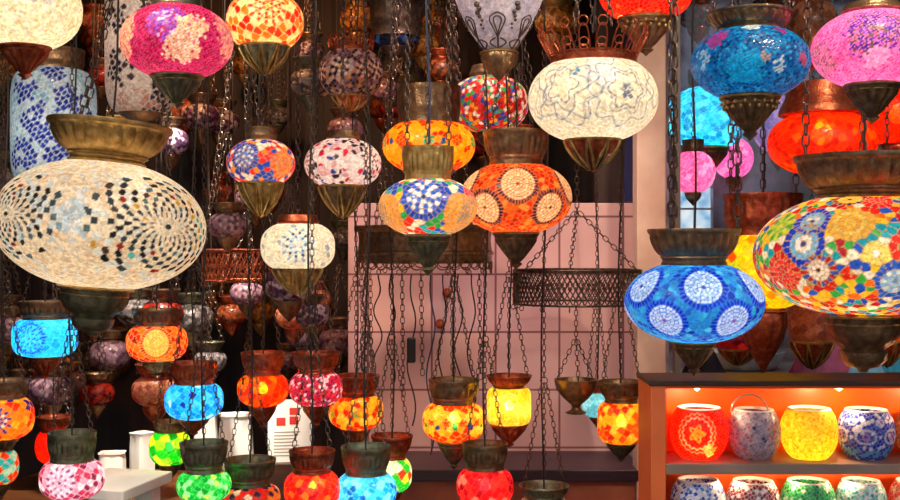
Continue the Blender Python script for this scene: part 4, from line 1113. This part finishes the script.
pot('lilac grey candle pot with pink flecks and a tall wire handle', 754, 52, 48, PD, z1, dict(bg=[('#b4a4b4', 5), ('#c8b8c4', 4), ('#988ca8', 3), ('#e07868', .8)], n=900, grout='#c4b4bc', gw=.012,
    patch=[(48, .1, .3, [('#e88878', 4), ('#c8b0b8', 3)], 1), (0, .22, .06, [('#3c3460', 4)], 1), (22, -.2, .12, [('#686080', 3), ('#c8b8c4', 3)], 1)]), handle=True, seed=5)
pot('bright yellow candle pot lit from inside', 809, 56, 49, PD, z1, dict(bg=[('#f0c818', 5), ('#f4d838', 4), ('#e8b010', 3)], n=1000, grout='#e0c040', gw=.014), lit=.85, tint='#ffe090', seed=6, clear=.14)
pot('white candle pot with cobalt blue eye pattern, right end of the upper board', 866, 55, 48, PD, z1, dict(bg=[('#1830a8', 4), ('#2444c0', 3), ('#e4e4f0', 1.2)], n=800, grout='#8894cc', gw=.016, bands=[(-.72, -.44, [('#2c58c0', 3), ('#58b0d8', 2)]), (.42, .5, [('#e8e8f0', 3)]), (-.34, .22, [('#1c34b0', 4), ('#3858c8', 2), ('#e8e8f4', 1)])],
    lines=[(0, -.05, .28, .22, 2, .045, '#eceaf4', 6), (0, -.05, .10, 0, 1, .04, '#d890b8', 6), (30, .42, .12, .2, 2, .03, '#e8e8f4', 6)]), seed=7)
pot('amber brown candle pot cut off by the right edge of the upper board', 926, 59, 48, PD, z1, dict(bg=[('#b06838', 4), ('#8c4c28', 3), ('#d89868', 2)], n=500, grout='#c09068', gw=.014), seed=8)
BLUEW = dict(bg=[('#e4e8f0', 5), ('#2040b8', 3), ('#5878d0', 2)], n=800, grout='#d8dce8', gw=.016, patch=[(-10, -.1, .35, [('#1830b0', 5), ('#3c58c8', 2)], 5)])
pot('blue and white speckled candle pot, left end of the lower board', 698, 55, 51, PD, z2, BLUEW, seed=9)
pot('maroon and white flower candle pot on the lower board', 753, 53, 50, PD, z2, dict(bg=[('#7c2434', 4), ('#5c1828', 3), ('#ece4e4', 3), ('#a85868', 2)], n=800, grout='#d0b8bc', gw=.016, patch=[(14, -.05, .3, [('#f0ecec', 5)], 4)]), seed=10)
pot('emerald green candle pot with white flecks on the lower board', 808, 54, 50, PD, z2, dict(bg=[('#189048', 4), ('#30b060', 4), ('#0c7038', 2), ('#c8e8d0', 2)], n=800, grout='#60b880', gw=.014, bands=[(-.1, .32, [('#48b070', 4), ('#b8dcc0', 3)])]), seed=11, lit=.12, tint='#ffffe0')
pot('white and turquoise candle pot on the lower board', 861, 50, 50, PD, z2, dict(bg=[('#e8ecec', 5), ('#70c8c8', 4), ('#a0dcd8', 3), ('#40a8b0', 2)], n=800, grout='#d8e4e4', gw=.014), seed=12)
pot('coral red candle pot cut off by the right edge of the lower board', 917, 54, 50, PD, z2, dict(bg=[('#d84834', 4), ('#e8846c', 3), ('#f0d0c0', 2)], n=600, grout='#e0a090', gw=.014), seed=13)

# ------------------------------------------------------------------ folded cloths and dish in the window display
def cloth(name, label, px, w, ytop, D, c0, c1, seed, cat='scarf'):
    s = D / F; R = w / 2 * s; z0 = SILL - .0085; H = Z(ytop, D) - z0
    rng = random.Random(seed); ph = [rng.random() * 6 for _ in range(4)]
    V = MB()
    n = 72; L = 16
    pr = []
    for i in range(L + 1):
        u = i / L
        pr.append((R * (1 - u) ** .85 + .006, H * u))
    def mod(i, t):
        u = i / L
        return 1 + (1 - u * .5) * (.13 * math.sin(5 * t + ph[0] + 2 * u) + .07 * math.sin(11 * t + ph[1] - u) + .03 * math.sin(19 * t + ph[2]))
    V.lathe(pr, n, mod)
    V.V = [(x, y * .45, z) for x, y, z in V.V]
    o = V.build(name, plain(name + '_fabric', c0, c1, .85, 30, .2, .2), None, (X(px, D), D, z0))
    tag(o, label, cat); return o
cloth('folded_scarf', 'dark slate folded scarf in the window under the turquoise lamp', 703, 40, 338, 3.46, '#28343c', '#34424c', 1)
cloth('folded_scarf', 'hot pink folded scarf with a tall peak in the window', 837, 54, 332, 3.62, '#c84878', '#d8608c', 2)
cloth('folded_scarf', 'smaller rose pink folded scarf in front of the hot pink one', 808, 34, 340, 3.48, '#c85070', '#d4607c', 3)
cloth('folded_scarf', 'pale blue folded scarf in the window under the bronze cup', 865, 30, 340, 3.52, '#7cb8d8', '#94c8e0', 4)
cloth('folded_scarf', 'turquoise folded scarf at the right end of the window', 894, 36, 338, 3.6, '#1898b8', '#28a8c8', 5)
s = 3.5 / F
dish = MB()
dish.lathe([(.004, 0), (30 * s, .001), (34 * s, .02), (37 * s, .045), (39 * s, .058), (37 * s, .058), (33 * s, .03), (28 * s, .008), (.004, .007)], 96, lambda i, t: 1 + (.05 * abs(math.sin(12 * t)) if 2 <= i <= 6 else 0))
tag(dish.build('scalloped_dish', plain('white_glaze', '#dfe6e4', '#c8dcd8', .25, 20, .02), None, (X(762, 3.5), 3.70, SILL - .0095)), 'white scalloped dish in the window below the yellow green lamp', 'dish')

# ------------------------------------------------------------------ table, paper and counter low down
TABW = wood('brown_table_wood', '#4a2814', '#7c4a28', 0, 5, .35)
def table(name, label, cx, cy, L, Wd, top, rz, mat, th=.03):
    r = thing(name, label, 'table', (cx, cy, 0), rz)
    o = MB().box(-L / 2, L / 2, -Wd / 2, Wd / 2, top - th, top).build('tabletop', mat, r, smooth=False, sharp=None); bevel(o, .004)
    for sx in (-1, 1):
        for sy in (-1, 1):
            x, y = sx * (L / 2 - .05), sy * (Wd / 2 - .05)
            MB().box(x - .025, x + .025, y - .025, y + .025, 0, top - th).build('leg', mat, r, smooth=False, sharp=None)
    return r
TT = .80
table('wooden_table', 'brown wooden table low in the left corner under the green lamps', -1.10, 3.72, .86, .60, TT, math.radians(-14), TABW)
PAPER = plain('white_paper', '#f0ece4', '#fbf8f2', .6, 8, .02)
table('white_table', 'low white table under the pink flower lamp at the bottom left', -.90, 2.96, .20, .26, .985, math.radians(-14), PAPER)
def card(name, label, px, py, w, h, D, rz, cat, zb, mat=PAPER):
    s = D / F
    o = MB().box(-w / 2 * s, w / 2 * s, -.002, .002, 0, h * s)
    r = thing(name, label, cat, (X(px, D), D, zb), rz)
    b = o.build('board', mat, r, smooth=False, sharp=None); b.rotation_euler = (math.radians(-8), 0, 0)
    return r, s
def bag(label, px, w, h, D, seed):  # invented bags standing in for blown-out bright patches
    s = D / F; rng = random.Random(seed)
    m = MB(); V = []
    hw, hd, H = w / 2 * s, w / 3 * s, h * s
    pr = [(1, 0), (1.02, .3), (.97, .7), (.9, .95), (1.0, 1.0), (.8, .97), (.75, .5), (.7, .06)]
    m.lathe([(hw * r, H * z) for r, z in pr], 28, lambda i, t: (1 / max(abs(math.cos(t)), abs(math.sin(t)))) ** .8 * (1 + .03 * math.sin(7 * t + i)))
    o = m.build('standin_bag', PAPER, None, (X(px, D), D, TT + .0005), rng.random(), sharp=30)
    tag(o, label, 'bag'); return o
bag('low open white stand-in bag for a bright patch, right of the pink flower lamp', 112, 26, 34, 3.72, 1)
bag('small white stand-in bag for a bright patch, left of the green yellow lamp', 142, 20, 46, 3.85, 2)
bag('tall white stand-in bag for a bright patch behind the sky blue lamp', 206, 24, 62, 3.9, 3)
bag('large white stand-in for a bright patch below and left of the glowing orange red lamp', 236, 34, 66, 3.82, 4)
r, s = card('price_card', 'white price card with red squares leaning behind the netted red lamp', 290, 440, 44, 62, 3.45, math.radians(8), 'sign', Z(462, 3.45))
RED = plain('red_print', '#c83028', '#d03c30', .6)
GREYP = plain('grey_print', '#9a9088', '#a89c94', .6)
bd = [o for o in r.children][0]
for (x, z, wd, ht, mt) in ((-9, 40, 9, 8, RED), (4, 41, 9, 8, RED), (4, 50, 9, 7, RED)):
    MB().box((x - wd / 2) * s, (x + wd / 2) * s, -.0026, -.002, (z - ht / 2) * s, (z + ht / 2) * s).build('red_square', mt, bd, smooth=False, sharp=None)
q = MB()
for i in range(8):
    q.box(-16 * s, (10 - (i * 5 % 7)) * s, -.0026, -.002, (6 + i * 3.3) * s, (7.1 + i * 3.3) * s)
q.build('print_lines', GREYP, bd, smooth=False, sharp=None)
zc = Z(462, 3.45)
r2 = thing('wooden_crate', 'dark wooden crate carrying the white price card', 'crate', (X(290, 3.45), 3.47, 0))
o = MB().box(-.075, .075, -.05, .06, 0.0005, zc - .0005).build('box', DARKB, r2, smooth=False, sharp=None); bevel(o, .003)

CTR = wood('dark_violet_counter', '#241420', '#3c2434', 0, 5, .4)
r = thing('counter', 'dark counter along the foot of the pink wall', 'counter', (X(520, 3.45), 3.47, 0))
zt_ = Z(470, 3.30)
o = MB().box(-.40, .36, -.17, .145, zt_ - .035, zt_).build('worktop', CTR, r, smooth=False, sharp=None); bevel(o, .003)
o = MB().box(-.38, .34, -.15, .135, 0, zt_ - .035).build('body', plain('rust_painted_front', '#8c4430', '#a05840', .6), r, smooth=False, sharp=None)
for (px, py) in ((447, 293), (440, 324), (516, 463)):
    p = P(px, py, 3.615)
    m = MB(); m.lathe([(.0005, 0), (.012, .0005), (.016, .004), (.014, .008), (.008, .010), (.0005, .011)], 20, M=Matrix.Rotation(PI / 2, 4, 'X'))
    lab = {293: 'round copper knob on the pink wall just below the brass ring', 324: 'round copper knob on the pink wall, the middle one', 463: 'round copper knob on the pink wall near the counter'}[py]
    tag(m.build('wall_knob', COPPER, None, (p.x, 3.6205, p.z)), lab, 'knob')

# ------------------------------------------------------------------ dim lamps crowding the dark back of the shop
def proto(kind, spec, p, q, metl, finst, wpx):
    a = .07
    me, zt, zb = globe_mesh('globe', a, a * q, p, a * .55, a * .5, spec, 5, mosaic_mat(.4, .05, .2), wpx)
    holder = MB()
    pr, nf, amp, (i0, i1) = FINIALS[finst]
    H = a * .9
    holder.lathe([(max(5e-4, a * .52 * u), zb + .003 - H * v) for u, v in pr], 36, lambda i, t: (1 - amp + amp * abs(math.cos(nf * t / 2)) * 1.6) if i0 <= i <= i1 else 1)
    fm = holder.mesh('finial', metl, sharp=50)
    cl = MB()
    outer = [(a * .56 + (a * .85 - a * .56) * u, zt + a * .55 - a * .58 * v) for u, v in COLLARS['bowl']]
    inner = [(r - .003, z) for r, z in outer][::-1]
    cl.lathe(outer + inner, 40, lambda i, t: (.985 + .03 * abs(math.cos(11 * t))) if 4 <= i <= 7 else 1, closed=True)
    cm = cl.mesh('collar', metl, sharp=35)
    return dict(kind=kind, globe=me, fin=fm, col=cm, zlow=zb - H, ztop=zt + a * .55, a=a)
PROTOS = [
    proto('rust brown', dict(bg=[('#8c3c1c', 4), ('#b0582c', 3), ('#5c2814', 3)], n=220, grout='#50301c', gw=.02), 2.3, .7, COPPER, 'petal', 60),
    proto('mauve', dict(bg=[('#a0788c', 4), ('#c8a0a8', 3), ('#6c4858', 3)], n=260, grout='#70505c', gw=.02), 2.4, .72, BRONZE, 'cone', 60),
    proto('deep red', dict(bg=[('#a01c14', 4), ('#c83420', 3), ('#681010', 3)], n=220, grout='#501410', gw=.02), 2.2, .75, BRONZE, 'cone', 60),
    proto('amber', dict(bg=[('#b87424', 4), ('#d89840', 3), ('#7c4818', 3)], n=220, grout='#603c18', gw=.02), 2.3, .8, BRASS, 'petal', 60),
    proto('smoky grey', dict(bg=[('#84787c', 4), ('#a89c98', 3), ('#504848', 3)], n=300, grout='#484040', gw=.02), 2.3, .68, PEWTER, 'cone', 60),
    proto('violet speckled', dict(bg=[('#d0c0c8', 4), ('#503058', 4), ('#8c5c80', 2)], n=300, grout='#604c58', gw=.02), 2.3, .75, BRONZE, 'petal', 60),
    proto('orange pink', dict(bg=[('#d8785c', 4), ('#e0986c', 3), ('#a84c38', 3)], n=200, grout='#804434', gw=.02), 2.3, .7, COPPER, 'tear', 60),
]
rng = random.Random(21)
plan = []
for (r_, cx, cy, w, h, D) in ALL:
    plan.append((X(cx, D), D, w / 2 / F * D + .012))
def where(px, py, ref):
    dx, dy = px - ref[1], py - ref[2]
    if abs(dx) > abs(dy) * 1.2:
        return 'left of' if dx < 0 else 'right of'
    return 'above' if dy < 0 else 'below'
used = set()
bgcount = 0
tries = 0
SPOTS = [(-40, 360, 20, 470, 130), (360, 600, 20, 195, 24), (790, 920, 5, 180, 8), (690, 790, 5, 60, 4)]
for (xa, xb, ya, yb, want) in SPOTS:
    made = 0; tries = 0
    while made < want and tries < 6000:
        tries += 1
        D = rng.uniform(3.15, 4.7); px = rng.uniform(xa, xb); py = rng.uniform(ya, yb)
        if px > 640: D = rng.uniform(3.55, 4.25)
        x = X(px, D)
        sc_ = rng.uniform(.72, 1.12)
        rad = .07 * sc_
        if x < XL + .1: continue
        if any((x - q[0]) ** 2 + (D - q[1]) ** 2 < (rad + q[2]) ** 2 for q in plan): continue
        if D > 3.5 and px > 345 and py > 170: continue
        if x > -.45 and D > 3.45 and D < 3.85 and py > 150: continue
        if .44 < x + rad and x - rad < .76 and D > 3.45: continue
        if py > 400 and D > 3.2: continue
        pr = PROTOS[rng.randrange(len(PROTOS))]
        z = Z(py, D)
        vis = [q for q in ALL]
        vis.sort(key=lambda q: math.hypot(px - q[1], py - q[2]) - .3 * q[3])
        # skip when a nearer lamp hides it
        if any(abs(px - q[1]) < q[3] * .5 + 3 and abs(py - q[2]) < q[4] * .62 and q[5] < D for q in ALL): continue
        lab = None
        for q in vis[:3]:
            t = f"unlit {pr['kind']} lamp {'behind the window' if px > 640 else 'in the dim back'}, {where(px, py, q)} the {q[0]['short']}"
            if t not in used and len(t.split()) <= 16:
                lab = t; break
        if lab is None:
            t = f"unlit {pr['kind']} lamp deep between the {vis[0][0]['short']} and {vis[1][0]['short']}"
            if t in used or len(t.split()) > 16: continue
            lab = t
        used.add(lab)
        plan.append((x, D, rad))
        r = thing('mosaic_lamp', lab, 'lamp', (x, D, z + pr['zlow'] * sc_), rng.random() * 6, 'unlit lamps behind the window glass' if px > 640 else 'unlit lamps crowding the back of the shop')
        for nm, mk in (('globe', 'globe'), ('finial', 'fin'), ('collar', 'col')):
            o = link(nm, pr[mk], r, (0, 0, -pr['zlow'] * sc_)); o.scale = (sc_, sc_, sc_)
        zc = (pr['ztop'] - pr['zlow']) * sc_
        top = CEIL - (z + pr['zlow'] * sc_)
        R = .85 * .9 * pr['a'] * sc_
        zm = min(zc + .2, top - .02)
        for k in range(3):
            an = 2 * PI * k / 3
            q = MB(); q.chain((R * math.cos(an), R * math.sin(an), zc - .002), (.004 * math.cos(an), .004 * math.sin(an), zm), .018, .0015); q.build('chain', STEEL, r)
        q = MB(); q.tube([(.006 * math.sin(i * .9), .006 * math.cos(i * .7), zm + (top - zm) * i / 12) for i in range(13)], .0022, 5); q.build('cord', DARKWIRE, r)
        made += 1; bgcount += 1
print('bg lamps', bgcount)
for q in ALL:
    if 'short' in q[0]: del q[0]['short']
for o in sc.objects:
    if 'short' in o: del o['short']

# ------------------------------------------------------------------ light
world = bpy.data.worlds.new('street_daylight'); sc.world = world
world.use_nodes = True
nt = world.node_tree; nt.nodes.clear()
out = nd(nt, 'ShaderNodeOutputWorld'); bgd = nd(nt, 'ShaderNodeBackground')
tc = nd(nt, 'ShaderNodeTexCoord'); sx = nd(nt, 'ShaderNodeSeparateXYZ')
nt.links.new(tc.outputs['Generated'], sx.inputs[0])
mr = nd(nt, 'ShaderNodeMapRange'); mr.inputs['From Min'].default_value = -1; mr.inputs['From Max'].default_value = 1
nt.links.new(sx.outputs[2], mr.inputs['Value'])
rp = ramp(nt, [(0.0, '#6c6058'), (.46, '#887c72'), (.54, '#c4ccd4'), (1.0, '#e4ecf8')])
nt.links.new(mr.outputs[0], rp.inputs[0]); nt.links.new(rp.outputs[0], bgd.inputs[0])
bgd.inputs[1].default_value = 1.25
nt.links.new(bgd.outputs[0], out.inputs[0])

def spot(name, loc, tgt, energy, color, size=60, rad=.06, blend=.5):
    l = bpy.data.lights.new(name, 'SPOT'); l.energy = energy; l.color = lin(color); l.spot_size = math.radians(size); l.shadow_soft_size = rad; l.spot_blend = blend
    o = bpy.data.objects.new(name, l); COL.objects.link(o); o.location = loc
    o.rotation_euler = (Vector(tgt) - Vector(loc)).to_track_quat('-Z', 'Y').to_euler()
    return o
spot('fill_spot', (-.7, 1.5, CEIL - .05), (-.6, 2.6, 1.6), 60, '#ffe8c8', 95)  # unseen spots from here on, added as fill light and for highlights
spot('fill_spot', (.8, 1.5, CEIL - .05), (.75, 2.55, 1.35), 75, '#ffe8c8', 95)  # added fill for the shelf and its pots
spot('fill_spot', (-.75, 3.0, CEIL - .05), (-.95, 3.8, .85), 460, '#fff4e0', 38)  # added to overexpose the stand-in bags
spot('fill_spot', (-1.25, 2.45, CEIL - .05), (-.90, 2.96, .98), 75, '#fff4e0', 16)  # narrow added beam that whitens the low table
spot('fill_spot', (.05, 2.95, CEIL - .05), (.1, 3.6, 1.2), 75, '#ffd8c8', 70)  # added to lift the pink wall
spot('fill_spot', (1.4, 3.6, CEIL - .05), (1.2, 4.4, 1.5), 22, '#e8f0ff', 110)  # added fill behind the window
spot('fill_spot', (-.8, 3.3, CEIL - .05), (-.8, 4.4, 1.5), 50, '#ffb070', 120)  # added warm fill for the dark back

# ------------------------------------------------------------------ camera and look
cam = bpy.data.cameras.new('camera'); cam.sensor_width = 36.0; cam.lens = F / 900 * 36.0; cam.clip_start = .05
co = bpy.data.objects.new('camera', cam); COL.objects.link(co); co.location = (0, 0, CAMZ); co.rotation_euler = (PI / 2, 0, 0)
sc.camera = co
vs = sc.view_settings
sc.display_settings.display_device = 'sRGB'
vs.view_transform = 'Standard'; vs.look = 'None'; vs.exposure = 0.0; vs.gamma = 1.0; vs.use_curve_mapping = False
sc.cycles.use_denoising = True
sc.cycles.max_bounces = 8; sc.cycles.transparent_max_bounces = 12; sc.cycles.sample_clamp_indirect = 6
